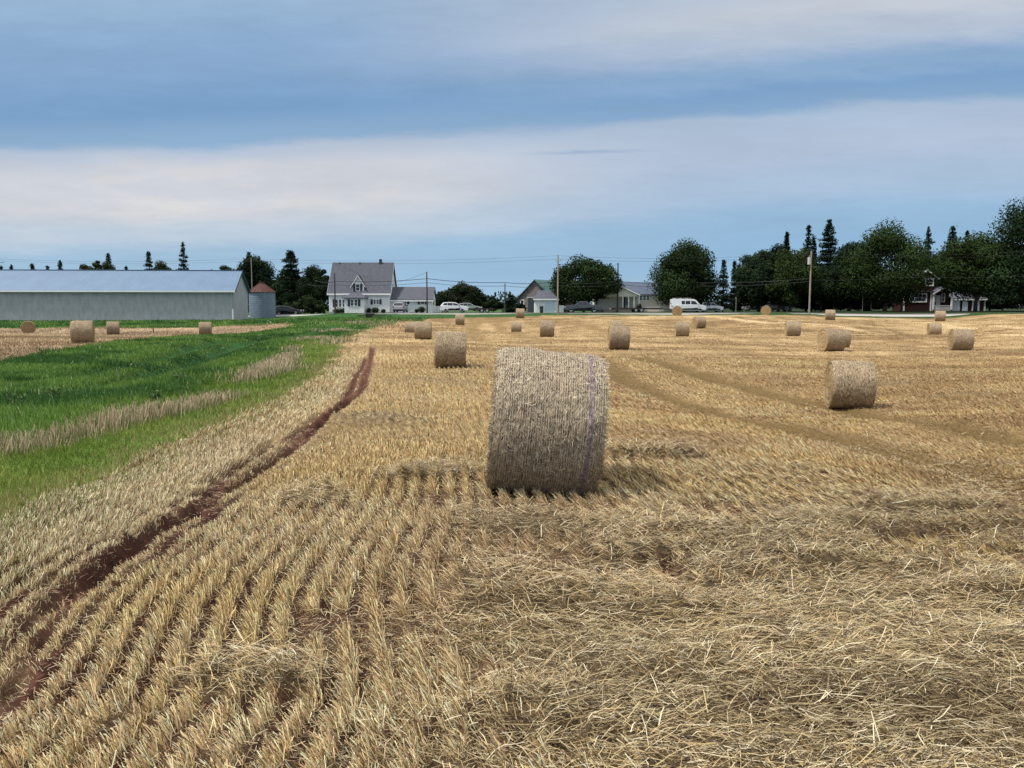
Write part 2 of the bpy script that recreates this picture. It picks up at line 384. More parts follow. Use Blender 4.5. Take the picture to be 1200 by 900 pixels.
def blade_geo(P, D, L, Wd, C, sag=0.0, tip=0.35, az=None, seg=2, tipc=1.0):
    n = len(P); D = D / np.linalg.norm(D, axis=1, keepdims=True)
    if az is None: az = rng.uniform(0, 2 * math.pi, n)
    S = np.stack([np.cos(az), np.sin(az), np.zeros(n)], 1)
    S = S - D * (S * D).sum(1, keepdims=True); S /= np.linalg.norm(S, axis=1, keepdims=True) + 1e-6
    S = S * Wd[:, None] * .5; L = L[:, None]
    drop = np.zeros((n, 3)); drop[:, 2] = -1
    sg = (sag * L) if np.isscalar(sag) else sag[:, None] * L
    if seg == 2:
        A = P; B = P + D * L * .55; E = P + D * L + drop * sg
        V = np.stack([A - S, A + S, B - S * .9, B + S * .9, E - S * tip, E + S * tip], 1).reshape(-1, 3)
        F = (np.arange(n)[:, None, None] * 6 + np.array([[0, 1, 3, 2], [2, 3, 5, 4]])[None]).reshape(-1, 4)
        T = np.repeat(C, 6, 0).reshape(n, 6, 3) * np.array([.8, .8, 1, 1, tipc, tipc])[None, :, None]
    else:
        E = P + D * L
        V = np.stack([P - S, P + S, E + S * tip, E - S * tip], 1).reshape(-1, 3)
        F = (np.arange(n)[:, None] * 4 + np.arange(4)[None])
        T = np.repeat(C, 4, 0).reshape(n, 4, 3)
    return V, F, T.reshape(-1, 3)
def geo_cat(parts):
    Vs, Fs, Ts = [], [], []; k = 0
    for V, F, T in parts:
        Vs.append(V); Fs.append(F + k); Ts.append(T); k += len(V)
    return np.concatenate(Vs), np.concatenate(Fs), np.concatenate(Ts)
# ---------------------------------------------------------------- ground sheet
def make_ground():
    ys = [-12, -9, -7, -5, -4, -3, -2, -1, 0, .7, 1.3, 1.8, 2.2]
    y = 2.5
    while y < 4500:
        ys.append(y); y += (max(.04, .0052 * y) if y < 135 else .035 * y)
    ys = np.array(ys); s = np.linspace(-1, 1, 760)
    Y, S = np.meshgrid(ys, s, indexing='ij')
    X = (0.78 * S + 2.4 * S ** 9) * (np.maximum(Y, 0) + 6)
    x = X.ravel(); y = Y.ravel()
    sm, sl = fields(x, y)
    z = height(x, y, sm, sl)
    ny, nx = Y.shape
    i = np.arange(ny - 1)[:, None] * nx + np.arange(nx - 1)[None]
    F = np.stack([i, i + 1, i + 1 + nx, i + nx], -1).reshape(-1, 4)
    # surface colours: red soil, straw litter, grass
    n1 = fbm(x * 2.2, y * 2.2, 61, 4); n2 = fbm(x * .35, y * .9, 65, 3); n3 = fbm(x * .09 + y * .03, y * .22 + x * .05, 71, 4)
    soil = np.array([.085, .038, .026]); litter = np.array([.30, .225, .125]); gold = np.array([.46, .325, .17]); brown = np.array([.21, .135, .065])
    far = sst(14, 50, y)[:, None]
    mixs = sst(.42, .62, n1)[:, None]
    near_c = soil * (1 - mixs * .25) + litter * mixs * .25
    L = lying(x, y)[:, None]
    wm = sst(7.5, 12, y)[:, None]; near_c = near_c * (1 - wm * .9) + np.array([.36, .255, .13]) * (.7 + .6 * n1[:, None]) * wm * .9
    near_c = near_c * (1 - .42 * (.5 - .5 * rowdip(x, y))[:, None] * sst(40, 25, y)[:, None]) if False else near_c * (1 - .8 * L) + np.array([.2, .15, .085]) * .8 * L
    # swath streaks run roughly across the view at the right, toward the road at the left
    st = fbm((x + y * .35) * .03, (y - x * .22) * .55, 77, 4)
    st2 = fbm((x + y * .3) * .10, (y - x * .18) * 1.5, 87, 3)
    st4 = fbm(x * .10 + y * .04, y * .15 - x * .025, 181, 4); st5 = fbm(x * .9, y * .30 - x * .06, 185, 3)
    w = np.clip(sst(.40, .60, st * .35 + st2 * .25 + st4 * .4) * .75 + (st5 - .5) * 1.2 + .12, 0, 1.15)[:, None]
    far_c = brown * (1 - w) + gold * w
    far_c = far_c * (0.9 + .25 * (n2[:, None] - .5))
    c = near_c * (1 - far) + far_c * far
    def line(t, wd, colr, k, c):
        d, _ = pl_dist(x, y, t); m = (np.exp(-((d + (n1 - .5) * .35) / wd) ** 4) * k)[:, None]
        return c * (1 - m) + np.array(colr) * m
    for t in TRACKS: c = line(t, .72, (.15, .10, .042), .97, c)
    for q, t in enumerate(FARTR): c = line(t, .9, (.22, .145, .065) if q not in (2, 5) else (.56, .42, .24), .8, c)
    d, _ = pl_dist(x, y, RUT); d2, _ = pl_dist(x, y, RUT2); d3, _ = pl_dist(x, y, RUT3)
    m = np.maximum(np.exp(-(d / .16) ** 4) * (sst(4.6, 6.2, y) * .85 + .15), np.exp(-(d2 / .14) ** 4) * sst(7, 9, y))[:, None]
    rs = np.array([.105, .046, .033]) * (.55 + .9 * fbm(x * 12, y * 10, 163, 3)[:, None])
    c = c * (1 - m) + rs * m
    m = (np.exp(-(d3 / .14) ** 2) * sst(.42, .55, n1))[:, None]; c = c * (1 - m) + np.array([.2, .09, .045]) * m
    for t in SMALLR:
        dt, _ = pl_dist(x, y, t); m = np.exp(-(dt / .1) ** 4)[:, None]; c = c * (1 - m) + rs * m
    # grass
    gm = sst(.12, -.15, sm) * sst(.1, -.15, sl)
    dg, sg = pl_dist(x, y, DRYG)
    lush = np.array([.030, .088, .022]); mown = np.array([.105, .17, .032])
    e1d = -sm
    mw = sst(3.6, 1.6, e1d + (n1 - .5) * 1.2) * sst(70, 45, y)
    mw = mw[:, None]
    gc = lush * (1 - mw) + mown * mw
    gc = gc * (.75 + .5 * n1[:, None])
    t = gm[:, None]; c = c * (1 - t) + gc * t
    # left stubble strip is paler
    lf = sst(-.1, .4, sl)[:, None]
    c = c * (1 - lf) + (np.array([.34, .245, .155]) * (.6 + .6 * w)) * lf
    # beyond the road: lawns and far fields
    rd, rsn = pl_dist(x, y, ROAD)
    beyond = (sst(.5, 2.5, -rsn * rd) if True else 0)
    shd = sst(20, 45, x)[:, None]; lawn = (np.array([.05, .10, .03]) * (1 - shd) + np.array([.022, .035, .014]) * shd) * (.8 + .4 * n2[:, None]); b_ = beyond[:, None]  # tree shade painted into the lawn: colour darkens under the trees at right
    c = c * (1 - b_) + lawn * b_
    dark_verge = (sst(7.5, 5.5, rd) * (1 - beyond))[:, None]
    c = c * (1 - dark_verge) + np.array([.028, .06, .018]) * (.8 + .5 * n1[:, None]) * dark_verge
    m = bpy.data.materials.new('field_ground'); m.use_nodes = True
    nt = m.node_tree; N = nt.nodes; Lk = nt.links; b = N['Principled BSDF']; b.inputs['Roughness'].default_value = .95; b.inputs['Specular IOR Level'].default_value = .1
    a = N.new('ShaderNodeAttribute'); a.attribute_name = 'tint'; tc = N.new('ShaderNodeTexCoord')
    mp = N.new('ShaderNodeMapping'); mp.inputs['Scale'].default_value = (1.0, 2.2, 1); mp.inputs['Rotation'].default_value = (0, 0, -.2); Lk.new(tc.outputs['Object'], mp.inputs['Vector'])
    n = N.new('ShaderNodeTexNoise'); n.inputs['Scale'].default_value = 8; n.inputs['Detail'].default_value = 9; n.inputs['Roughness'].default_value = .75
    Lk.new(mp.outputs[0], n.inputs['Vector'])
    mr = N.new('ShaderNodeMapRange'); mr.inputs['From Min'].default_value = .32; mr.inputs['From Max'].default_value = .68; mr.inputs['To Min'].default_value = .55; mr.inputs['To Max'].default_value = 1.4
    Lk.new(n.outputs['Fac'], mr.inputs['Value'])
    mx = N.new('ShaderNodeMix'); mx.data_type = 'RGBA'; mx.blend_type = 'MULTIPLY'; mx.inputs['Factor'].default_value = 1
    Lk.new(a.outputs['Color'], mx.inputs['A']); Lk.new(mr.outputs[0], mx.inputs['B']); Lk.new(mx.outputs['Result'], b.inputs['Base Color'])
    bp = N.new('ShaderNodeBump'); bp.inputs['Strength'].default_value = .9; bp.inputs['Distance'].default_value = .045
    Lk.new(n.outputs['Fac'], bp.inputs['Height']); Lk.new(bp.outputs['Normal'], b.inputs['Normal'])
    o = mesh_np('ground', np.stack([x, y, z], 1), F, m, c, smooth=True)
    o['kind'] = 'structure'
    return o
ground = make_ground()

# ---------------------------------------------------------------- road with gravel shoulders
def make_road():
    ts = []
    for a, b in zip(ROAD[:-1], ROAD[1:]):
        k = max(2, int(np.hypot(*(b - a)) / 4))
        for i in range(k): ts.append(a + (b - a) * i / k)
    ts.append(ROAD[-1]); ts = np.array(ts)
    for _ in range(6): ts[1:-1] = ts[1:-1] * .5 + (ts[:-2] + ts[2:]) * .25
    tan = np.gradient(ts, axis=0); tan /= np.linalg.norm(tan, axis=1, keepdims=True); nor = np.stack([tan[:, 1], -tan[:, 0]], 1)   # toward camera side
    zc = height(ts[:, 0], ts[:, 1]) + .05
    for _ in range(5): zc[1:-1] = zc[1:-1] * .5 + (zc[:-2] + zc[2:]) * .25
    def strip(name, offs, mat, kind='structure'):
        V = []
        for o_, dz in offs:
            p = ts + nor * o_; V.append(np.stack([p[:, 0], p[:, 1], zc + dz], 1))
        V = np.stack(V, 1); n, k = V.shape[:2]
        i = np.arange(n - 1)[:, None] * k + np.arange(k - 1)[None]
        F = np.stack([i, i + 1, i + 1 + k, i + k], -1).reshape(-1, 4)
        o = mesh_np(name, V.reshape(-1, 3), F, mat); o['kind'] = kind; return o
    asp = new_mat('asphalt', (.085, .085, .09), .85, .2, noise=(3, .2))
    grav = new_mat('gravel', (.36, .34, .31), .95, .1, noise=(5, .25))
    strip('gravel_shoulder', [(4.9, -.36), (3.6, -.06), (-3.6, -.06), (-4.9, -.36)], grav)
    strip('road', [(3.2, -.05), (0, .03), (-3.2, -.05)], asp)
    lm = new_mat('road_marking_paint', (.65, .5, .08), .7, .2, noise=(4, .15)); wm = new_mat('edge_line_paint', (.75, .75, .74), .7, .2, noise=(4, .15))
    strip('centre_line_marking', [(.07, .036), (-.07, .036)], lm)
    strip('edge_line_marking', [(3.0, -.038), (2.88, -.036)], wm)
make_road()

# ---------------------------------------------------------------- straw stubble, loose straw, grass
def sample(n, y0, y1, p, wk=.72, w0=1.6):        # y with pdf ~ y^(-p) * width
    t = np.linspace(y0, y1, 4000); pdf = (wk * t + w0) * t ** (-p); c = np.cumsum(pdf); c /= c[-1]
    y = np.interp(rng.random(n), c, t); x = rng.uniform(-1, 1, n) * (wk * y + w0)
    return x, y
BXY = np.array(BALEXY)
def clear_bales(x, y):
    k = np.ones(x.shape, bool)
    for bx, by in BXY[:4]:
        k &= ~((np.abs(x - bx) < .6) & (np.abs(y - by) < .42))
    return k
def stubble():
    parts = []
    for (n, y0, y1, p, seg) in ((520000, 2.6, 12, .6, 2), (480000, 12, 42, 1.5, 1), (170000, 42, 112, 1.4, 1)):
        x, y = sample(n, y0, y1, p)
        if y0 < 40:   # stand in drill rows
            q = (x - rutx(y)) / .185; k = np.round(q); row = rng.random(n) < (.88 if y0 < 12 else .9)
            cl = (vnoise(k * 7.7, y * 2.2, 91) - .5) * .3
            x = np.where(row, (k + cl * .5 + rng.normal(0, 1, n) * (.09 + .26 * sst(.42, .68, fbm(x * .9, y * .7, 231, 2)))) * .185 + rutx(y), x)
        sm, sl = fields(x, y)
        L = lying(x, y)
        d, _ = pl_dist(x, y, RUT); d2, _ = pl_dist(x, y, RUT2)
        inrut = ((d < .12 + .10 * (vnoise(x * 4, y * 4, 191) - .5)) & (rng.random(n) < (sst(4.3, 5.4, y) * .85 + .1))) | ((d2 < .11 + .10 * (vnoise(x * 4, y * 4, 193) - .5)) & (y > 7.5))
        trk = np.zeros(n)
        for t in TRACKS: trk = np.maximum(trk, np.exp(-(pl_dist(x, y, t)[0] / .72) ** 4))
        for q_, t in enumerate(FARTR):
            if q_ not in (2, 5): trk = np.maximum(trk, .8 * np.exp(-(pl_dist(x, y, t)[0] / .9) ** 2))
        for t in SMALLR: inrut |= pl_dist(x, y, t)[0] < .055
        gap = vnoise(x * 6, y * 3.2, 93) - .14 * sst(.5, .7, fbm(x * 1.1, y * 1.1, 235, 2)) * sst(9, 6, y)
        keep = (sm > 0.02) & ~inrut & (rng.random(n) > L * .62) & (rng.random(n) > trk * .62) & clear_bales(x, y) & (gap > .10)
        keep &= rng.random(n) < sst(-.05, .7, sm + .25)
        x, y, L, trk, sm, d = x[keep], y[keep], L[keep], trk[keep], sm[keep], d[keep]; m = len(x)
        z = height(x, y, sm, np.full(m, -9.)) - .012
        leanf = fbm(x * .6, y * .5, 95, 2)
        leftside = sst(-.2, .8, rutx(y) + .1 - x)      # left of the rut the stubble stands straighter
        lean = (-(.42 + .75 * sst(-1, 1.2, x)) + 1.1 * (leanf - .5)) * (1 - leftside) + leftside * (.18 + .6 * (leanf - .5)) + rng.normal(0, .34, m)
        ly = rng.normal(-.1, .42, m)
        D = np.stack([lean, ly, np.ones(m)], 1)
        hgt = (.035 + .10 * rng.random(m) ** .8) * (1 - .6 * trk) * (1 - .3 * L)
        hgt = np.where(y > 12, hgt * .85, hgt) * (1 - .5 * np.exp(-((d - .1) / .35) ** 2))
        wd = np.maximum(rng.uniform(.0026, .0056, m), y * .00062)
        c1 = np.array([.85, .67, .43]); c2 = np.array([.56, .37, .175]); c3 = np.array([.82, .69, .50]); c4 = np.array([.16, .105, .05])
        r = rng.random((m, 1)); hue = fbm(x * .5, y * .8, 97, 3)[:, None]
        C = c1 * (1 - r) + c2 * r
        gold = sst(.40, .62, hue + .10 * sst(7, 14, y)[:, None]); C = C * (1 - .4 * gold) + np.array([.60, .42, .17]) * .4 * gold
        bz_ = (sst(.46, .60, fbm(x * .35 + 5, y * .55, 221, 3)) * sst(-1.5, .5, x))[:, None]; C = C * (1 - .6 * bz_) + np.array([.30, .205, .115]) * .6 * bz_
        pale = (sst(.5, 1.6, rutx(y) + .9 - x)[:, None]) * .6; C = C * (1 - pale) + c3 * .85 * pale
        dk = rng.random(m) < .24; C[dk] = c4
        gr = (rng.random(m) < sst(1.2, .2, sm) * .35); C[gr] = np.array([.16, .20, .05])
        f = sst(18, 50, y)[:, None] * .5; st = sst(.4, .6, fbm((x + y * .35) * .03, (y - x * .22) * .55, 77, 4) * .6 + fbm((x + y * .3) * .10, (y - x * .18) * 1.5, 87, 3) * .4)[:, None]
        C = C * (1 - f) + (np.array([.36, .24, .11]) * (1 - st) + np.array([.74, .56, .31]) * st) * f
        C = C * (1 - trk[:, None] * .8) + np.array([.24, .16, .065]) * trk[:, None] * .95
        C = C * (.42 + 1.0 * rng.random((m, 1)) ** .8) * (1 + .22 * sst(14, 7, y)[:, None]) * (1 + .22 * sst(9, 16, y)[:, None])
        P = np.stack([x, y, z], 1)
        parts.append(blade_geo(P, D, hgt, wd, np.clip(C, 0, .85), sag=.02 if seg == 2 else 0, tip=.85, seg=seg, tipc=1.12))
    V, F, T = geo_cat(parts)
    o = mesh_np('stubble', V, F, M['straw'], T); tag(o, 'dry golden cut grain stubble standing in drill rows across the whole field', 'stubble', kind='stuff')
stubble()
def left_stubble():
    n = 90000; t = np.linspace(30, 112, 3000); pdf = t ** -.6; cc = np.cumsum(pdf); cc /= cc[-1]
    y = np.interp(rng.random(n), cc, t); x = -rng.uniform(.18, .82, n) * y - 2
    sm, sl = fields(x, y); k = sl > -.1; x, y, sl = x[k], y[k], sl[k]; m = len(x)
    z = height(x, y, np.full(m, -9.), sl) - .01
    D = np.stack([rng.normal(-.2, .4, m), rng.normal(0, .4, m), np.ones(m)], 1)
    st = sst(.40, .60, fbm((x + y * .35) * .03, (y - x * .22) * .35, 77, 4) * .5 + fbm(x * .1, y * .2, 187, 3) * .5)[:, None]
    C = (np.array([.30, .21, .12]) * (1 - st) + np.array([.62, .48, .30]) * st) * rng.uniform(.6, 1.3, (m, 1))
    V, F, T = blade_geo(np.stack([x, y, z], 1), D, rng.uniform(.06, .17, m), y * .0008, C, tip=.7, seg=1)
    o = mesh_np('stubble', V, F, M['straw'], T); tag(o, 'pale cut stubble in the left hand strip in front of the barn', 'stubble', kind='stuff')
left_stubble()
def loose_straw():
    parts = []
    for (n, y0, y1, p, seg) in ((330000, 2.6, 13, .5, 2), (90000, 13, 60, 1.6, 1)):
        x, y = sample(n, y0, y1, p); sm, sl = fields(x, y); L = lying(x, y)
        right = sst(-2.2, .8, x + (y - 6) * .1)
        d, _ = pl_dist(x, y, RUT)
        keep = (sm > .05) & (rng.random(n) < np.maximum(L, .06 + .10 * right + .12 * right * sst(7, 5, y))) & ((d > .2) | (rng.random(n) < .06)) & clear_bales(x, y)
        x, y, L, sm = x[keep], y[keep], L[keep], sm[keep]; m = len(x)
        z = height(x, y, sm, np.full(m, -9.)) + rng.uniform(0.0, .11, m) * (.25 + .9 * L) + .004
        ang = rng.normal(0, .75, m) + (fbm(x * .8, y * .8, 99, 2) - .5) * 2.4 + np.where(rng.random(m) < .5, 0, math.pi)
        D = np.stack([np.cos(ang), np.sin(ang) * .8, rng.normal(.02, .13, m)], 1)
        ln = rng.uniform(.03, .08, m) + .13 * rng.random(m) ** 2.5 * (.3 + L); wd = np.maximum(rng.uniform(.0024, .0052, m), y * .0007)
        c1 = np.array([.66, .52, .29]); c2 = np.array([.40, .28, .125]); c3 = np.array([.32, .26, .155]); r = rng.random((m, 1))
        g = sst(.45, .65, fbm(x * .7, y * 1.2, 103, 3))[:, None]
        C = (c1 * (1 - r) + c2 * r) * (1 - .55 * g) + c3 * .55 * g
        br = rng.random(m) < .2; C[br] = np.array([.76, .66, .46]); dk = rng.random(m) < .36; C[dk] = np.array([.10, .066, .032])
        C = C * rng.uniform(.7, 1.2, (m, 1))
        P = np.stack([x, y, z], 1)
        az = ang + math.pi / 2 + rng.normal(0, .5, m)
        V, F, T = blade_geo(P, D, ln, wd, np.clip(C, 0, .85), sag=rng.uniform(-.15, .3, m), tip=.8, seg=seg, az=az)
        parts.append((V, F, T))
    n = 260000; x, y = sample(n, 2.6, 15, .7); sm, sl = fields(x, y); d, _ = pl_dist(x, y, RUT)
    keep = (sm > 0) & ((d > .12) | (rng.random(n) < .25)) & clear_bales(x, y) & (rng.random(n) < .35 + .5 * fbm(x * 2, y * 2, 171, 2)); x, y, sm = x[keep], y[keep], sm[keep]; m = len(x)
    z = height(x, y, sm, np.full(m, -9.)) + rng.uniform(.001, .018, m); ang = rng.uniform(0, 6.28, m)
    D = np.stack([np.cos(ang), np.sin(ang), rng.normal(.05, .15, m)], 1); r = rng.random((m, 1))
    C = (np.array([.58, .46, .28]) * r + np.array([.17, .12, .07]) * (1 - r)) * rng.uniform(.7, 1.25, (m, 1))
    parts.append(blade_geo(np.stack([x, y, z], 1), D, rng.uniform(.015, .07, m), np.maximum(rng.uniform(.002, .005, m), y * .0007), C, tip=.8, seg=1, az=ang + math.pi / 2))
    V, F, T = geo_cat(parts)
    o = mesh_np('loose_straw', V, F, M['straw'], T); tag(o, 'loose matted straw lying over the stubble in greyish brown drifts', 'straw', kind='stuff')
loose_straw()
def grass():
    parts = []
    for (n, y0, y1, p, seg) in ((260000, 6, 40, 1.2, 1), (200000, 40, 118, 1.3, 1)):
        t = np.linspace(y0, y1, 4000); pdf = np.minimum(.72 * t + 1, 45) * t ** (-p); c = np.cumsum(pdf); c /= c[-1]
        y = np.interp(rng.random(n), c, t); x = -rng.random(n) * (.76 * y + 1) + (y > 60) * rng.random(n) * 12
        sm, sl = fields(x, y); rd, rs = pl_dist(x, y, ROAD)
        keep = (sm < .1) & (sl < .1) & ((rd > 5) )
        x, y, sm, sl = x[keep], y[keep], sm[keep], sl[keep]; m = len(x)
        z = height(x, y, sm, sl) - .01
        n1 = fbm(x * 2.2, y * 2.2, 61, 4)
        mw = sst(3.6, 1.6, -sm + (n1 - .5) * 1.2) * sst(70, 45, y)
        tr = np.zeros(m)
        for tt in TRAM: tr = np.maximum(tr, np.exp(-(pl_dist(x, y, tt)[0] / (.3 + y * .012)) ** 2))
        clump = fbm(x * .8, y * .8, 111, 3)
        h = (rng.uniform(.10, .26, m) * (.6 + .9 * clump)) * (1 - mw) + rng.uniform(.05, .12, m) * mw
        h = h * (1 - .85 * tr)
        D = np.stack([rng.normal(-.1, .45, m), rng.normal(0, .45, m), np.ones(m)], 1)
        wd = np.maximum(rng.uniform(.006, .014, m), y * .0010)
        hue = sst(.4, .62, fbm(x * .35, y * .5, 113, 3))[:, None]
        lush = np.array([.050, .13, .024]) * (1 - hue) + np.array([.15, .26, .048]) * hue
        mown = np.array([.14, .21, .03]) * (1 - hue) + np.array([.22, .26, .055]) * hue
        C = lush * (1 - mw[:, None]) + mown * mw[:, None]
        C = C * rng.uniform(.6, 1.35, (m, 1))
        C = C * (1 - .6 * tr[:, None])
        edge = (rng.random(m) < sst(-.9, .0, sm) * .6); C[edge] = np.array([.40, .33, .15]) * rng.uniform(.6, 1.1, (edge.sum(), 1))
        fl = (rng.random(m) < .008 * (1 - mw)); C[fl] = np.array([.6, .62, .45])
        parts.append(blade_geo(np.stack([x, y, z], 1), D, h, wd, C, tip=.25, seg=seg))
    V, F, T = geo_cat(parts)
    o = mesh_np('grass', V, F, M['leaf'], T); tag(o, 'lush green grass strip between the two stubble fields, mown paler along its edge', 'grass', kind='stuff')
grass()
def dry_grass():
    # tall seeding clumps along the line between mown and long grass; only where clumps stand
    segs = np.vstack([DRYG]); ln = np.hypot(*np.diff(segs, axis=0).T); cum = np.concatenate([[0], np.cumsum(ln)])
    P = []; 
    n = 26000; s = rng.random(n) ** 1.0 * cum[-1]
    cx = np.interp(s, cum, segs[:, 0]); cy = np.interp(s, cum, segs[:, 1])
    dens = vnoise(s * .55 + 3, s * 0, 121)
    k = (dens > .30) & (rng.random(n) < .5 * sst(cum[-1], cum[-1] * .6, s) + .12); 
    x = cx + rng.normal(0, .25, n); y = cy + rng.normal(0, .45, n)
    x, y, s, dens = x[k], y[k], s[k], dens[k]
    # far clumps near the field corner and by the right verge
    for (px, py, sx, sy, q) in ((318,436,.35,1.8,900),(400,388,1.2,1.2,900),(370,398,.6,2,700),(395,401,.5,1.5,500),(440,380,3,2.0,900)):
        a, b = G(px, py); x = np.concatenate([x, a + rng.normal(0, sx, q)]); y = np.concatenate([y, b + rng.normal(0, sy, q)]); dens = np.concatenate([dens, np.full(q, .6)])
    m = len(x); sm, sl = fields(x, y)
    z = height(x, y, sm, sl)
    h = rng.uniform(.10, .34, m) * (.35 + dens) 
    D = np.stack([rng.normal(.05, .2, m), rng.normal(0, .2, m), np.ones(m)], 1)
    C = np.array([.50, .39, .26]) * rng.uniform(.6, 1.25, (m, 1)); g = rng.random(m) < .25; C[g] = np.array([.12, .17, .05])
    V, F, T = blade_geo(np.stack([x, y, z], 1), D, h, np.maximum(rng.uniform(.005, .011, m), y * .0008), C, sag=.06, tip=.6, seg=2, tipc=1.25)
    o = mesh_np('dry_grass', V, F, M['straw'], T); tag(o, 'tall pinkish beige dry grass tufts along the edge of the green strip', 'dry grass', kind='stuff')
dry_grass()
# ---------------------------------------------------------------- bales
def bale_mats():
    def mk(name, c1, c2, sc, stretch, bumpd):
        m = bpy.data.materials.new(name); m.use_nodes = True; nt = m.node_tree; N = nt.nodes; Lk = nt.links; b = N['Principled BSDF']
        b.inputs['Roughness'].default_value = .85; b.inputs['Specular IOR Level'].default_value = .15
        tc = N.new('ShaderNodeTexCoord'); mp = N.new('ShaderNodeMapping'); mp.inputs['Scale'].default_value = stretch; Lk.new(tc.outputs['Object'], mp.inputs['Vector'])
        n = N.new('ShaderNodeTexNoise'); n.inputs['Scale'].default_value = sc; n.inputs['Detail'].default_value = 8; n.inputs['Roughness'].default_value = .8; Lk.new(mp.outputs[0], n.inputs['Vector'])
        cr = N.new('ShaderNodeValToRGB'); cr.color_ramp.elements[0].position = .38; cr.color_ramp.elements[0].color = (*c1, 1); cr.color_ramp.elements[1].position = .62; cr.color_ramp.elements[1].color = (*c2, 1)
        Lk.new(n.outputs['Fac'], cr.inputs[0]); 
        n2 = N.new('ShaderNodeTexNoise'); n2.inputs['Scale'].default_value = 2.2; n2.inputs['Detail'].default_value = 3; Lk.new(tc.outputs['Object'], n2.inputs['Vector'])
        mr = N.new('ShaderNodeMapRange'); mr.inputs['To Min'].default_value = .72; mr.inputs['To Max'].default_value = 1.28; Lk.new(n2.outputs['Fac'], mr.inputs['Value'])
        oi = N.new('ShaderNodeObjectInfo'); m2 = N.new('ShaderNodeMapRange'); m2.inputs['To Min'].default_value = .88; m2.inputs['To Max'].default_value = 1.12; Lk.new(oi.outputs['Random'], m2.inputs['Value'])
        mu = N.new('ShaderNodeMath'); mu.operation = 'MULTIPLY'; Lk.new(mr.outputs[0], mu.inputs[0]); Lk.new(m2.outputs[0], mu.inputs[1])
        mx = N.new('ShaderNodeMix'); mx.data_type = 'RGBA'; mx.blend_type = 'MULTIPLY'; mx.inputs['Factor'].default_value = 1; Lk.new(cr.outputs[0], mx.inputs['A']); Lk.new(mu.outputs[0], mx.inputs['B'])
        Lk.new(mx.outputs['Result'], b.inputs['Base Color'])
        bp = N.new('ShaderNodeBump'); bp.inputs['Strength'].default_value = .8; bp.inputs['Distance'].default_value = bumpd; Lk.new(n.outputs['Fac'], bp.inputs['Height']); Lk.new(bp.outputs['Normal'], b.inputs['Normal'])
        return m
    M['bale_side'] = mk('netted_straw_side', (.09, .056, .027), (.52, .41, .28), 11, (3.2, 1, 1), .03)
    M['bale_end'] = mk('straw_spiral_end', (.13, .085, .04), (.50, .36, .19), 16, (1, 1, 1), .04)
bale_mats()
M['net'] = new_mat('pale_net_strands', (.62, .55, .45), .5, .4)
M['purple'] = new_mat('purple_net_strands', (.25, .19, .30), .5, .4)
BR = .73
def bale_side_geo(nx, na, amp, half=.6, R0=BR):
    u = np.linspace(-1, 1, nx); a = np.linspace(0, 2 * math.pi, na, endpoint=False)
    U, A = np.meshgrid(u, a, indexing='ij')
    edge = 1 - .045 * np.abs(U) ** 14
    r = R0 * edge + (fbm(U * 4 + 5, A * 3.2, 131, 3) - .5) * amp + (fbm(U * 22, A * 12, 133, 3) - .5) * amp * .8
    # seam blending so the ring closes
    k = sst(5.9, 6.283, A); r0 = R0 * edge + (fbm(U * 4 + 5, (A - 2 * math.pi) * 3.2, 131, 3) - .5) * amp + (fbm(U * 22, (A - 2 * math.pi) * 12, 133, 3) - .5) * amp * .8
    r = r * (1 - k) + r0 * k
    z = r * np.sin(A); z = np.where(z < -R0 * .93, -R0 * .93 + (z + R0 * .93) * .35, z)
    V = np.stack([U * half, r * np.cos(A), z], -1)
    i = np.arange(nx - 1)[:, None] * na; j = np.arange(na)[None]; j2 = (j + 1) % na
    F = np.stack([i + j, i + j2, i + na + j2, i + na + j], -1).reshape(-1, 4)
    return V, F, r
def bale_ends(V, root):
    na = V.shape[1]
    for side, x in ((0, -1), (-1, 1)):
        mb = MB(); ring = V[side]; c = ring.mean(0)
        vs = []; nr = 7
        for k in range(nr):
            t = 1 - k / nr
            p = c + (ring - c) * t; p = p.copy(); p[:, 0] += x * (.012 * (1 - t) + .018 * np.sin(t * 26 + np.arange(na) * 2 * math.pi / na)) * (k > 0)
            vs += [tuple(q) for q in p]
        vs.append(tuple(c + np.array([x * .02, 0, 0])))
        f = []
        for k in range(nr - 1):
            for i in range(na): f.append((k * na + i, k * na + (i + 1) % na, (k + 1) * na + (i + 1) % na, (k + 1) * na + i))
        for i in range(na): f.append(((nr - 1) * na + i, (nr - 1) * na + (i + 1) % na, nr * na))
        mb.add(vs, f).build('end_face', M['bale_end'], root)
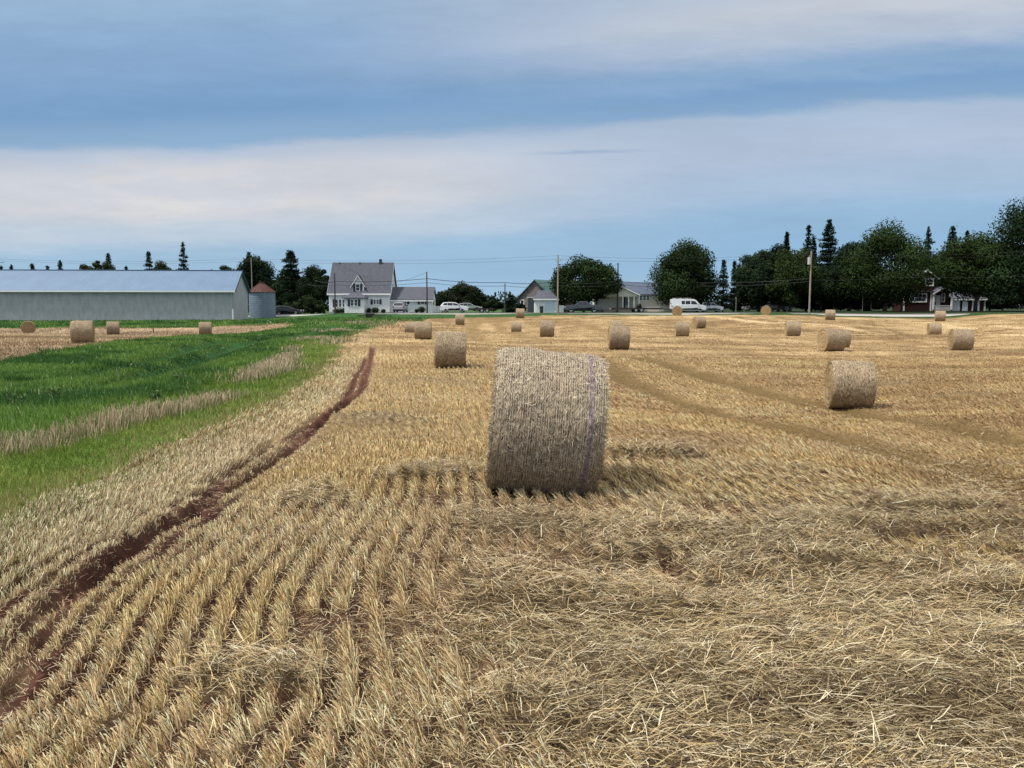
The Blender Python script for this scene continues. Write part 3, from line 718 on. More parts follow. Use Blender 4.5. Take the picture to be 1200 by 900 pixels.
def hairs(V, n, L, wd, col_, par, spread=.5, name='loose_straw_ends'):
    nx, na = V.shape[:2]
    i = rng.integers(0, nx - 1, n); j = rng.integers(0, na, n)
    # some at the rims
    rim = rng.random(n) < .22; i[rim] = np.where(rng.random(rim.sum()) < .5, 0, nx - 1)
    P = V[i, j] + rng.normal(0, .006, (n, 3)); A = np.arctan2(P[:, 2], P[:, 1])
    T = np.stack([np.zeros(n), -np.sin(A), np.cos(A)], 1); N_ = np.stack([np.zeros(n), np.cos(A), np.sin(A)], 1); X = np.tile([1., 0, 0], (n, 1))
    th = rng.uniform(0, 2 * math.pi, n)
    D = T * np.cos(th)[:, None] + X * np.sin(th)[:, None] + N_ * np.abs(rng.normal(0, spread * .5, n))[:, None]
    c = np.array(col_[0]) * (1 - rng.random((n, 1))) + np.array(col_[1]) * rng.random((n, 1)); c *= rng.uniform(.5, 1.25, (n, 1))
    S = np.cross(D, N_); S /= np.linalg.norm(S, axis=1, keepdims=True) + 1e-6
    D /= np.linalg.norm(D, axis=1, keepdims=True)
    l = rng.uniform(.4, 1, n)[:, None] * L; S = S * wd * .5 * rng.uniform(.6, 1.3, n)[:, None]
    E = P + D * l; VV = np.stack([P - S, P + S, E + S * .6, E - S * .6], 1).reshape(-1, 3)
    FF = np.arange(n)[:, None] * 4 + np.arange(4)[None]
    o = mesh_np(name, VV, FF, M['straw'], np.clip(np.repeat(c, 4, 0), 0, .85), parent=par); o['kind'] = 'stuff'; return o
GB = 'round straw bales scattered over the stubble field'
def make_bale(main=False):
    root = empty('hay_bale', (0, 0, 0))
    V, F, r = bale_side_geo(*( (150, 420, .035) if main else (40, 96, .03) ))
    if main:                                   # slumped top-left edge as in the photo
        pass
    mesh_np('straw_roll', V.reshape(-1, 3), F, M['bale_side'], parent=root, smooth=True)
    bale_ends(V, root)
    if main:
        hairs(V, 30000, .06, .0055, ((.80, .68, .49), (.17, .11, .05)), root, spread=.3)
        mb = MB(); 
        na = V.shape[1]
        def strand(u, r_, mbx, zig):
            ii = (u + .6) / 1.2 * (V.shape[0] - 1); i0 = int(min(max(ii, 0), V.shape[0] - 2)); fr = ii - i0
            vs = []
            for j in range(0, na + 1, 2):
                a = j % na; p = V[i0, a] * (1 - fr) + V[i0 + 1, a] * fr
                n_ = np.array([0, p[1], p[2]]); n_ /= np.linalg.norm(n_)
                q = p + n_ * (.007 + .004 * vnoise(np.array([j * .11 + u * 40]), np.array([u * 9.]), 201)[0]); q[0] += zig * (1 if (j // 2) % 2 else -1) + random.gauss(0, .0025)
                w = r_
                vs += [tuple(q - np.array([w, 0, 0])), tuple(q + np.array([w, 0, 0]))]
            k = len(vs) // 2
            mbx.add(vs, [(2 * i, 2 * i + 1, 2 * i + 3, 2 * i + 2) for i in range(k - 1)])
        for k in range(46):
            u = -.585 + 1.17 * k / 45
            if abs(u - .44) < .03: continue
            strand(u + random.gauss(0, .002), .0019, mb, .0045)
        mb.build('net_wrap', M['net'], root)
        mp = MB()
        for k in range(6): strand(.412 + .011 * k, .0017, mp, .006)
        mp.build('net_band', M['purple'], root)['label'] = 'purple net band'
    else:
        hairs(V, 3000, .08, .012, ((.62, .50, .34), (.17, .115, .06)), root)
    return root
def copy_tree(o, parent=None):
    c = o.copy(); col.objects.link(c)
    if parent is not None: c.parent = parent
    for ch in o.children:
        if ch.name in bpy.data.objects: copy_tree(ch, c)
    return c
proto = None
for i, (px, b, d, yaw, ws, lab) in enumerate(BALES):
    p = W(px, b, d)
    if i == 0: o = make_bale(True)
    elif proto is None: o = proto = make_bale(False)
    else: o = copy_tree(proto)
    tag(o, lab, 'straw bale', GB)
    gz = float(height(np.array([p[0]]), np.array([d]))[0])
    o.location = (p[0], d, gz + BR * .96 - .03)
    o.rotation_euler = (rng.uniform(-.15, .15) if i else 0, 0.0, R(yaw))
    if i == 0: o.rotation_euler = (R(8), R(5.2), R(1)); o.scale = (.93, 1.05, 1.09); o.location.z = gz + BR * .99 - .02
    else: s_ = .98 + .05 * random.random(); o.scale = (ws * s_ * (1 + .05 * random.uniform(-1, 1)), s_, s_)
    if i and abs(yaw) < 60: o.rotation_euler[1] = R(random.uniform(-1.5, 2.5))

# ---------------------------------------------------------------- trees
def leaves(P, size, C, flat=.0, nrm=None):
    n = len(P)
    Nn = rng.normal(0, 1, (n, 3)); Nn[:, 2] = Nn[:, 2] * .8 + .5
    if nrm is not None: Nn = Nn * .6 + nrm
    Nn /= np.linalg.norm(Nn, axis=1, keepdims=True)
    a = rng.normal(0, 1, (n, 3)); U = np.cross(Nn, a); U /= np.linalg.norm(U, axis=1, keepdims=True); Vv = np.cross(Nn, U)
    s = (size * rng.uniform(.5, 1.2, n))[:, None] * .5
    V = np.stack([P - U * s, P - Vv * s * .7, P + U * s, P + Vv * s * .7], 1).reshape(-1, 3)
    return V, np.arange(n)[:, None] * 4 + np.arange(4)[None], np.repeat(C, 4, 0)
def broadleaf(x, y, z, h, w, trunk_h, label, cname='tree', c=(.026, .05, .015), group='broadleaf trees along the road', n=None, squash=1.0, lobes=None, name='broadleaf_tree', cat='tree'):
    root = empty(name, (x, y, z)); tag(root, label, cat, group)
    ch = h - trunk_h; a = w / 2; cz = trunk_h + ch * .46
    n = int(2.5 * (n or int(2200 + 95 * w * ch)))
    n = min(n, 34000)
    nl = lobes or int(40 + w * 3)
    P = []; Cn = []; Nr = []
    cen = []
    for k in range(nl):
        th = rng.uniform(0, 2 * math.pi); v = rng.uniform(-1, 1) ** 1 * 1.0; rr = math.sqrt(max(0, 1 - abs(v) ** (2.6 if v > 0 else 5))) 
        f = rng.uniform(.60, .95) 
        taper = 1.0 if v < 0 else 1 - .22 * v
        cx = a * rr * f * math.cos(th) * taper; cy = a * rr * f * math.sin(th) * taper
        czz = cz + (v * ch * .54 * f if v > 0 else v * ch * .46 * f)
        r = rng.uniform(.09, .27) * min(w, ch * 1.2)
        cen.append((cx, cy, czz, r, rng.uniform(.45, 1.55)))
    cen.append((0, 0, cz, min(a, ch / 2) * .8, .8)); cen.append((0, 0, trunk_h + ch - .16 * ch, .17 * w, 1.1))
    wts = np.array([q[3] ** 2 for q in cen]); wts /= wts.sum(); cnt = rng.multinomial(n, wts)
    for (cx, cy, cc, r, tint), m in zip(cen, cnt):
        if not m: continue
        d = rng.normal(0, 1, (m, 3)); d /= np.linalg.norm(d, axis=1, keepdims=True)
        rad = r * (rng.random(m) ** .35) * (1 + .25 * (rng.random(m) - .3))
        p = d * rad[:, None] * np.array([1, 1, .8]) + np.array([cx, cy, cc])
        P.append(p); Nr.append(d); Cn.append(np.array(c) * tint * rng.uniform(.78, 1.22, (m, 1)) )
    P = np.concatenate(P); Cn = np.concatenate(Cn); Nr = np.concatenate(Nr)
    k = P[:, 2] > trunk_h * .55; P, Cn, Nr = P[k], Cn[k], Nr[k]
    V, F, T = leaves(P, .38 if w > 6 else .31, Cn, nrm=Nr)
    mesh_np('crown', V, F, M['foliage'], T, parent=root)
    t = MB(); r0 = max(.09, .028 * h)
    t.tube([(0, 0, -.2), (0, 0, trunk_h * .5), (.1, 0, trunk_h), (.05, .1, trunk_h + ch * .5)], r0, 9, r0 * .45)
    for q in range(6):
        th = q * 1.05 + .3; z0 = trunk_h * (.75 + .08 * q)
        t.tube([(0, 0, z0), (a * .3 * math.cos(th), a * .3 * math.sin(th), z0 + ch * .2), (a * .62 * math.cos(th), a * .62 * math.sin(th), z0 + ch * .36)], r0 * .5, 6, r0 * .12)
    t.build('trunk', M['bark'], root, smooth=True)
    return root
def conifer(x, y, z, h, w, label, c=(.014, .030, .016), dens=1.0, sparse=.0, group='conifers', base=.08, n=None, blunt=.0):
    root = empty('conifer_tree', (x, y, z)); tag(root, label, 'conifer', group)
    P = []; T = []; br = MB()
    levels = max(10, int(h / .48)); 
    br.tube([(0, 0, -.2), (.05, 0, h * .5), (0, .03, h * .985)], max(.08, .016 * h), 8, .02)
    for l in range(levels):
        t = base + (1 - base) * l / levels; zz = h * t + rng.uniform(-.28, .28) * min(1, (1 - t) * 3)
        r = w / 2 * (1 - t) ** (.85 - blunt * .25) * rng.uniform(.7, 1.15) + .15
        if sparse and rng.random() < sparse * .35: r *= .45
        nb = int(7 + 2 * (1 - t) * 3); a0 = rng.uniform(0, 6.28)
        for b_ in range(nb):
            if rng.random() < sparse * .4: continue
            th = a0 + b_ * 2 * math.pi / nb + rng.uniform(-.2, .2); rl = r * rng.uniform(.7, 1.1)
            ex, ey = math.cos(th) * rl, math.sin(th) * rl; dz = -.18 * rl * (1 - t) + .12 * rl * t
            if rl > .5: br.tube([(0, 0, zz), (ex * .9, ey * .9, zz + dz)], .03 + .012 * rl, 4, .01, cap=False)
            m = int((12 + rl * 20) * dens)
            s = rng.random(m) ** .8; wid = .26 * rl * (1 - s) + .16
            lat = rng.normal(0, 1, m) * wid
            p = np.stack([s * ex - math.sin(th) * lat, s * ey + math.cos(th) * lat, zz + rng.uniform(-.22, .22) + dz * s + rng.normal(0, .12, m) - .04 * np.abs(lat)], 1)
            P.append(p); T.append(np.array(c) * rng.uniform(.5, 1.6, (m, 1)) * rng.uniform(.75, 1.3))
    m = int(30 * dens); P.append(np.stack([rng.normal(0, .08, m), rng.normal(0, .08, m), h - rng.random(m) * h * .08], 1)); T.append(np.array(c) * rng.uniform(.6, 1.4, (m, 1)))
    P = np.concatenate(P); T = np.concatenate(T)
    V, F, TT = leaves(P, .27 + .004 * h, T, nrm=np.tile([0, 0, .9], (len(P), 1)))
    mesh_np('crown', V, F, M['foliage'], TT, parent=root)
    br.build('trunk', M['bark'], root)
    return root
def at(px, Y):                          # ground point under a photo column at distance Y
    x = float(W(px, 360, Y)[0]); return x, Y, float(height(np.array([x]), np.array([float(Y)]))[0])
def ht(py, Y, z): return float(W(600, py, Y)[2] - z)
def BT(px, top, wpx, Y, th, label, **k):
    x, y, z = at(px, Y); return broadleaf(x, y, z, ht(top, Y, z), wpx * Y / FPX, th, label, **k)
def CT(px, top, wpx, Y, label, **k):
    if Y >= 157: wpx *= 1.65
    x, y, z = at(px, Y); return conifer(x, y, z, ht(top, Y, z), wpx * Y / FPX, label, **k)
GC = 'conifers standing along the road and behind the buildings'
# behind the barn
CT(4, 311, 8, 175, 'tiny conifer top at the left picture edge above the barn roof', group=GC)
CT(16, 310, 7, 180, 'small pointed conifer top left of all others but one above the barn', group=GC)
CT(40.5, 308, 12, 170, 'short dark conifer top poking above the left part of the barn roof', group=GC)
CT(58, 311, 8, 175, 'faint little conifer top between two darker tops above the barn', group=GC)
CT(73, 305, 11, 170, 'narrow dark conifer top above the barn, left of the leafy clump', group=GC)
BT(104, 309, 20, 172, 2, 'rounded leafy bush at the left of the clump above the barn roof', c=(.05, .062, .02))
BT(117, 301, 12, 176, 3, 'thin tall sapling crown in the clump above the barn roof', c=(.04, .055, .02))
CT(129.5, 296, 13, 172, 'pointed conifer at the right of the leafy clump above the barn', group=GC)
BT(128, 308, 24, 170, 2, 'low leafy bush beneath the pointed conifer above the barn roof', c=(.045, .06, .02))
CT(150, 312, 6, 178, 'tiny lone conifer top right of the leafy clump above the barn', group=GC)
CT(176.5, 294, 17, 165, 'medium dense conifer above the barn, left of the tallest sparse one', group=GC)
BT(192, 308, 26, 168, 2, 'low leafy bush between the two conifers above the barn roof', c=(.03, .05, .02))
CT(217, 283, 19, 165, 'tall sparse conifer with layered branches above the barn roof', group=GC, sparse=.8)
BT(249, 312, 14, 168, 2, 'small leafy top right of the sparse conifer above the barn', c=(.03, .045, .02))
BT(268, 308, 24, 166, 2, 'leafy clump just above the right end of the barn roof', c=(.03, .045, .02))
BT(300, 300, 44, 156, 2, 'dark dense tree behind the grain bin', c=(.018, .032, .015))
CT(293.5, 295, 22, 158, 'conifer tip rising from the dark trees behind the grain bin', group=GC)
CT(308, 306, 26, 157, 'shorter conifer right of the pale mast behind the grain bin', group=GC)
CT(342, 293, 50, 152, 'tallest pointed conifer between the grain bin and the white farmhouse', group=GC, blunt=.9, dens=1.8)
BT(340, 318, 42, 153, 1.2, 'dark rounded tree under the pointed conifer left of the farmhouse', c=(.017, .03, .014))
BT(366, 314, 36, 150, 1.2, 'dark leafy tree close to the left wall of the white farmhouse', c=(.02, .034, .015))
BT(380, 312, 16, 156, 2, 'wispy tree top just left of the farmhouse roof', c=(.025, .04, .018))
BT(360, 352, 60, 146, .3, 'low clipped hedge behind the dark estate car', c=(.022, .036, .014), name='hedge', cat='hedge', group='hedges')
# right of the farmhouse
GB2 = 'bushes behind the parked cars'
BT(518, 343, 20, 152, .8, 'small dark bush touching the end of the farmhouse extension', c=(.018, .03, .014), group=GB2)
BT(541, 334, 44, 152, .8, 'broad dark bush behind the white SUV', c=(.022, .03, .014), group=GB2)
BT(562, 345, 26, 152, .6, 'low dark bush right of the broad bush behind the cars', c=(.018, .028, .014), group=GB2)
BT(578, 350, 26, 150, .5, 'dark bush left of the short utility pole', c=(.016, .026, .013), group=GB2)
CT(598, 346, 22, 148, 'small squat conifer between the short utility pole and the grey barn', group=GC, blunt=1.2, dens=1.4)
BT(609, 356, 14, 141, .3, 'tiny bush at the left corner of the grey shingled barn', c=(.016, .026, .013), group=GB2)
# around the bungalow
BT(684, 304, 80, 142, 1.8, 'broad round dark tree behind the charcoal pickup', c=(.022, .038, .013))
BT(801, 287, 68, 141, 2.0, 'big dome shaped dark tree behind the white van', c=(.021, .036, .013), n=15000)
CT(847, 304, 24, 150, 'slim dark conifer right of the dome shaped tree', group=GC, sparse=.2)
CT(859.5, 305, 14, 152, 'thin conifer left of the long row of dark broadleaf trees', group=GC, sparse=.4)
CT(865, 309, 12, 154, 'shorter thin conifer at the left end of the dark tree row', group=GC, sparse=.4)
BT(889, 290, 52, 146, 1.2, 'dark round tree at the left end of the row by the road', c=(.017, .030, .014))
BT(912, 288, 40, 153, 3, 'dark tree filling between the first two crowns of the row', c=(.016, .029, .014))
BT(926, 288, 56, 143, 1.2, 'lighter green broad tree left of the pole with a transformer', c=(.030, .047, .015))
CT(919.5, 271, 15, 165, 'small conifer tip above the lighter green tree, leftmost tip', group=GC, base=.3)
CT(944.5, 263, 24, 162, 'tall loose conifer behind the pole with a transformer', group=GC, sparse=.5)
CT(951, 276, 14, 160, 'lower conifer tip between the two tall conifers by the pole', group=GC, sparse=.3)
CT(968, 257, 34, 158, 'tallest dense conifer just right of the pole with a transformer', group=GC, blunt=.3, dens=1.2)
BT(962, 312, 50, 148, 1.2, 'low dark tree at the foot of the pole with a transformer', c=(.014, .026, .012))
BT(995, 276, 46, 150, 1.2, 'dark pointed oval tree left of the broad pale one', c=(.016, .030, .015))
BT(1037, 265, 80, 140, 1.6, 'broad tall tree left of the brick house', c=(.027, .045, .014), n=16000)
BT(1012, 300, 50, 150, 1.2, 'dark filler tree between the oval tree and the broad tall tree', c=(.015, .027, .013))
CT(1084, 265, 26, 168, 'sparse crooked conifer above the brick house', group=GC, sparse=.8)
CT(1112, 264, 34, 165, 'layered conifer right of the sparse crooked one above the brick house', group=GC, sparse=.2)
CT(1129, 269, 18, 168, 'small conifer tip behind the domed tree above the garage', group=GC, sparse=.5)
BT(1070, 305, 50, 170, 3.0, 'dark tree standing behind the brick house', c=(.015, .028, .014))
BT(1105, 296, 60, 166, 3.0, 'dark wide tree behind the right half of the brick house', c=(.016, .03, .014))
BT(1143, 273, 80, 138, 2.6, 'domed tree with a bare forked trunk in front of the garage', squash=1, c=(.027, .045, .014), n=16000)
BT(1206, 234, 92, 132, 2.0, 'huge tree cut by the right edge of the picture', c=(.019, .036, .014), n=16000)
BT(1175, 330, 50, 150, .8, 'low dark tree right of the garage', c=(.014, .026, .012))
BT(1230, 300, 90, 150, .8, 'dark tree beyond the right picture edge behind the huge tree', c=(.014, .026, .012))
BT(985, 345, 90, 156, .2, 'dark hedge under the trees right of the transformer pole', c=(.012, .02, .01), name='hedge', cat='hedge', group='hedges', n=6000)
BT(902, 318, 60, 160, .6, 'dark low tree filling the gap under the first crowns of the row', c=(.013, .024, .011))
BT(945, 316, 60, 160, .6, 'dark filler tree behind the transformer pole', c=(.013, .024, .011))
BT(1015, 318, 60, 164, .6, 'dark filler tree behind the trunk of the broad tall tree', c=(.013, .024, .011))
BT(1060, 322, 70, 166, .6, 'dark low tree just behind the left part of the brick house', c=(.013, .024, .011))
BT(1160, 312, 70, 162, .6, 'dark filler tree behind the right end of the garage', c=(.013, .024, .011))
# far off wood: one mass
def far_wood():
    n = 26000; x = rng.uniform(-330, 420, n); y = 330 + rng.normal(0, 12, n)
    top = 4.0 + 3.2 * fbm(x * .03, x * 0, 141, 4) + (fbm(x * .25, x * 0, 145, 2) - .5) * 2.5
    z0 = height(x, y); z = z0 + rng.random(n) * top - .2
    C = np.array([.028, .042, .028]) * rng.uniform(.6, 1.4, (n, 1))
    V, F, T = leaves(np.stack([x, y, z], 1), 1.3, C)
    o = mesh_np('far_wood', V, F, M['foliage'], T); tag(o, 'low far off wood closing the horizon behind the houses', 'woods', kind='stuff')
far_wood()

def weed(px, py, h, w, label, colr):
    x, y = G(px, py); z = float(height(np.array([x]), np.array([y]))[0]); t = empty('weed_plant', (x, y, z)); tag(t, label, 'weed', 'tall weeds in the grass strip')
    m = MB(); P = []
    for k in range(5):
        a = k * 1.3; e = (math.cos(a) * w * .5, math.sin(a) * w * .5, h * random.uniform(.7, 1)); m.tube([(0, 0, -.03), (e[0] * .4, e[1] * .4, e[2] * .55), e], .006, 4, .003)
        for q in range(26):
            s = random.uniform(.25, 1); P.append((e[0] * s + random.gauss(0, .03), e[1] * s + random.gauss(0, .03), e[2] * s))
    m.build('stems', M['bark'], t)
    V, F, T = leaves(np.array(P), .075, np.array(colr) * rng.uniform(.6, 1.4, (len(P), 1)))
    mesh_np('leaves', V, F, M['leaf'], T, parent=t)
for a in [(18, 478, .38, .4, 'dark leafy weed nearest the left picture edge in the green strip', (.07, .13, .04)),
          (63, 470, .40, .4, 'bushy weed in the green strip above the dry grass, second from the left', (.08, .14, .04)),
          (182, 472, .34, .3, 'weed just above the middle of the dry grass line', (.08, .15, .04)),
          (212, 448, .35, .3, 'small pale weed higher up the green strip', (.12, .18, .07)),
          (50, 421, .6, .5, 'weed on the upper edge of the green strip at the left stubble', (.08, .14, .04)),
          (180, 391, .7, .12, 'thin brown weed stalk standing in the left stubble strip', (.12, .07, .03))]:
    weed(*a)
# ---------------------------------------------------------------- buildings
class Site:
    def __init__(s, name, label, cat, px, Y, py_base, group=None, rz=0):
        p = W(px, py_base, Y); s.Y = Y; s.px = px; s.k = Y / FPX
        g = float(height(np.array([p[0]]), np.array([Y]))[0]); s.z0 = float(p[2])
        s.g = g
        s.root = empty(name, (p[0], Y, s.z0), rz); tag(s.root, label, cat, group)
    def X(s, px): return (px - s.px) * s.k
    def Z(s, py, dy=0.0): return float(W(600, py, s.Y + dy)[2]) - s.z0
def gable_x(mb, x0, x1, y0, y1, ze, zr, zb=-.6):       # body with ridge along x
    yc = (y0 + y1) / 2; mb.prism([(y0, zb), (y1, zb), (y1, ze), (yc, zr), (y0, ze)], 'x', x0, x1)
def roof_x(mb, x0, x1, y0, y1, ze, zr, ov=.35, t=.14, ox=.3):
    yc = (y0 + y1) / 2; s = (zr - ze) / (yc - y0)
    a = (y0 - ov, ze - ov * s); b = (y1 + ov, ze - ov * s)
    mb.prism([(a[0], a[1] + .01), (yc, zr + .01), (b[0], b[1] + .01), (b[0], b[1] + t), (yc, zr + t + .03), (a[0], a[1] + t)], 'x', x0 - ox, x1 + ox)
def gable_y(mb, x0, x1, y0, y1, ze, zr, zb=-.6):
    xc = (x0 + x1) / 2; mb.prism([(x0, zb), (x1, zb), (x1, ze), (xc, zr), (x0, ze)], 'y', y0, y1)
def roof_y(mb, x0, x1, y0, y1, ze, zr, ov=.3, t=.12, oy=.25):
    xc = (x0 + x1) / 2; s = (zr - ze) / (xc - x0)
    a = (x0 - ov, ze - ov * s); b = (x1 + ov, ze - ov * s)
    mb.prism([(a[0], a[1] + .01), (xc, zr + .01), (b[0], b[1] + .01), (b[0], b[1] + t), (xc, zr + t + .03), (a[0], a[1] + t)], 'y', y0 - oy, y1 + oy)
def win(par, x0, x1, z0, z1, y, sh=None, mull=0, fw=.09, trimm='trim', name='window'):
    m = MB(); f = fw
    m.box(x0 - f, x1 + f, y - .05, y + .02, z1, z1 + f).box(x0 - f, x1 + f, y - .07, y + .02, z0 - f, z0).box(x0 - f, x0, y - .05, y + .02, z0, z1).box(x1, x1 + f, y - .05, y + .02, z0, z1)
    for k in range(mull):
        xm = x0 + (x1 - x0) * (k + 1) / (mull + 1); m.box(xm - .03, xm + .03, y - .045, y + .02, z0, z1)
    m.box(x0, x1, y - .042, y + .02, (z0 + z1) / 2 - .02, (z0 + z1) / 2 + .02)
    w = m.build(name, M[trimm], par)
    MB().box(x0, x1, y - .012, y + .01, z0, z1).build('pane', M['glass'], w)
    if sh:
        for q in sh:
            a, b = (x0 - f - .42, x0 - f - .03) if q < 0 else (x1 + f + .03, x1 + f + .42)
            MB().box(a, b, y - .035, y + .01, z0 - .08, z1 + .08).build('shutter', M['shutter'], par)
    return w
def farmhouse():
    s = Site('farmhouse', 'white clapboard farmhouse with a steep grey roof, gabled dormer and lower side wing', 'house', 386, 138, 366.3)
    X, Z, r = s.X, s.Z, s.root
    x1 = X(456.3); ze = Z(342); zr = Z(308.9, 4.2); D = 8.4
    m = MB(); gable_x(m, 0, x1, 0, D, ze, zr); m.build('wall', M['white'], r)
    MB().box(-.05, x1 + .05, -.05, D + .05, -.7, .12).build('foundation', M['conc'], r)
    m = MB(); roof_x(m, 0, x1, 0, D, ze, zr, .35, .16, .25); rf = m.build('roof', M['slate'], r)
    m = MB().box(-.25, x1 + .25, -.38, -.30, ze - .55, ze - .27)
    for xx in (-.02, x1 - .12): m.box(xx, xx + .14, -.03, .05, .1, ze - .1)
    m.build('eave_trim', M['trim'], r)
    for side, xa in ((0, -.29), (1, x1 + .255)):
        m = MB(); s_ = (zr - ze) / (D / 2)
        for sg in (0, 1):
            ya = -.35 if sg == 0 else D + .35; za = ze - .35 * s_
            m.prism([(ya, za - .14), (D / 2, zr - .14), (D / 2, zr + .06), (ya, za + .06)], 'x', xa, xa + .04)
        m.build('rake_board', M['trim'], r)
    MB().box(X(440.6), X(443.6), D / 2 - .3, D / 2 + .3, zr - .4, zr + .75).build('chimney', M['chim'], rf)
    for q in (417.5, 393.5): MB().tube([(X(q), D / 2 - .2, zr - .3), (X(q), D / 2 - .2, zr + .22)], .11).build('roof_vent', M['chim'], rf)
    # dormer over the entrance
    dx0, dx1 = X(413.6), X(426.8); dz0, dz1 = Z(343) + .0, Z(333.5); dzr = Z(323)
    dm = MB(); gable_y(dm, dx0, dx1, -.02, 3.1, dz1, dzr, zb=dz0 - .3); d = dm.build('dormer', M['white'], r)
    m = MB(); roof_y(m, dx0, dx1, 0, 3.2, dz1, dzr, .28, .1, .3); m.build('dormer_roof', M['slate'], d)
    m = MB(); xc = (dx0 + dx1) / 2; sl_ = (dzr - dz1) / (xc - dx0)
    m.prism([(dx0 - .3, dz1 - .3 * sl_ - .1), (xc, dzr - .1), (xc, dzr + .08), (dx0 - .3, dz1 - .3 * sl_ + .08)], 'y', -.34, -.29)
    m.prism([(dx1 + .3, dz1 - .3 * sl_ - .1), (xc, dzr - .1), (xc, dzr + .08), (dx1 + .3, dz1 - .3 * sl_ + .08)], 'y', -.34, -.29)
    m.build('gable_trim', M['trim'], d)
    win(r, X(417.8), X(421.6), Z(340.6), Z(333.2), -.03, (-1, 1), name='dormer_window')
    # enclosed entrance porch with hipped roof
    px0, px1 = X(406.8), X(429.3); pz = Z(349)
    MB().box(px0, px1, -2.2, .01, -.6, pz).build('porch', M['white'], r)
    v = [(px0 - .35, -2.5, pz), (px1 + .35, -2.5, pz), (px1 + .35, .02, pz), (px0 - .35, .02, pz), (px0 + 1.1, -.3, Z(342.6)), (px1 - 1.1, -.3, Z(342.6)), (px1 - 1.1, .02, Z(342.6)), (px0 + 1.1, .02, Z(342.6)),
         (px0 - .35, -2.5, pz - .12), (px1 + .35, -2.5, pz - .12), (px1 + .35, .02, pz - .12), (px0 - .35, .02, pz - .12)]
    MB().add(v, [(0,1,5,4),(1,2,6,5),(3,0,4,7),(4,5,6,7),(2,3,7,6),(8,9,1,0),(9,10,2,1),(11,8,0,3),(10,11,3,2),(8,11,10,9)]).build('porch_roof', M['slate'], r)
    win(r, X(414.3), X(417.2), Z(358.2), Z(351.3), -2.23, (-1,)); win(r, X(418.6), X(421.7), Z(358.2), Z(351.3), -2.23, (1,))
    for i, (a, b) in enumerate(((393.8, 396.0), (397.6, 400.0), (402, 404.6))): win(r, X(a), X(b), Z(359.5), Z(351.2), -.02, (-1,) if i == 0 else None)
    win(r, X(437.8), X(440.2), Z(356.2), Z(351.2), -.02, (-1,)); win(r, X(441.3), X(443.7), Z(356.2), Z(351.2), -.02, (1,))
    # window in the right gable
    m = MB().box(x1 - .01, x1 + .05, 3.6, 4.8, Z(336), Z(331)); w = m.build('gable_window', M['trim'], r); MB().box(x1 + .05, x1 + .06, 3.7, 4.7, Z(335.6), Z(331.4)).build('pane', M['glass'], w)
    # side wing
    ex0, ex1 = x1 + .01, X(505.3); ez = Z(350.3, .8); er = Z(337.3, 4); y0 = .9; y1 = 7.2
    m = MB(); gable_x(m, ex0, ex1, y0, y1, ez, er); m.build('wing_wall', M['white'], r)
    m = MB(); roof_x(m, ex0 + .3, ex1, y0, y1, ez, er, .35, .14, .25); m.build('wing_roof', M['slate'], r)
    MB().box(ex0, ex1 + .3, y0 - .38, y0 - .31, ez - .42, ez - .2).build('wing_fascia', M['trim'], r)
    win(r, X(472.6), X(475.2), Z(356), Z(351.6), y0 - .01, (-1, 1)); win(r, X(492), X(496), Z(356.2), Z(351.6), y0 - .01, (-1, 1))
    dr = MB().box(X(479.6), X(484.8), y0 - .06, y0 + .02, .05, Z(350.9)).build('door', M['door_w'], r)
    MB().box(X(484), X(484.3), y0 - .10, y0 - .06, 1.0, 1.12).build('handle', M['steel'], dr)
    MB().box(ex1 + .001, ex1 + .04, 3.2, 4.4, Z(357.5), Z(351)).build('end_window', M['glass'], r)
    return s
fh = farmhouse()
def shrub(px, Y, w, h, label, c=(.02, .035, .014), dy=0):
    x, y, z = at(px, Y); root = empty('shrub', (x, y, z)); tag(root, label, 'shrub', 'shrubs planted round the houses')
    n = int(500 + 300 * w * h); d = rng.normal(0, 1, (n, 3)); d /= np.linalg.norm(d, axis=1, keepdims=True); d *= (rng.random((n, 1)) ** .4)
    lump = 1 + .35 * (vnoise(d[:, 0] * 3 + px, d[:, 1] * 3, 151) - .5)[:, None]
    P = d * lump * np.array([w / 2, w / 2.4, h / 2]) + np.array([0, 0, h * .45])
    C = np.array(c) * rng.uniform(.5, 1.5, (n, 1)); V, F, T = leaves(P, .16, C, nrm=d)
    mesh_np('crown', V, F, M['foliage'], T, parent=root)
    MB().tube([(0, 0, -.15), (.02, 0, h * .5)], .05, 6, .02).build('stem', M['bark'], root)
for a in [(396, 136.6, 2.2, .8, 'flat shrub under the three tall left windows of the white farmhouse'),
          (404, 136.6, 1.6, .9, 'shrub in the corner left of the farmhouse entrance porch'),
          (432, 136.8, .9, .9, 'small shrub right beside the farmhouse entrance porch'),
          (440, 136.5, 1.5, 1.0, 'round dark shrub under the pair of right windows of the farmhouse'),
          (449, 136.6, .9, .7, 'little shrub near the right corner of the farmhouse main part'),
          (488, 137.6, .7, .7, 'tiny shrub right of the white door in the farmhouse wing'),
          (494, 137.4, 1.5, 1.1, 'shrub with pinkish flowers under the last wing window'),
          (749, 140.0, 1.1, 1.6, 'round shrub in front of the bungalow porch windows')]:
    shrub(*a)
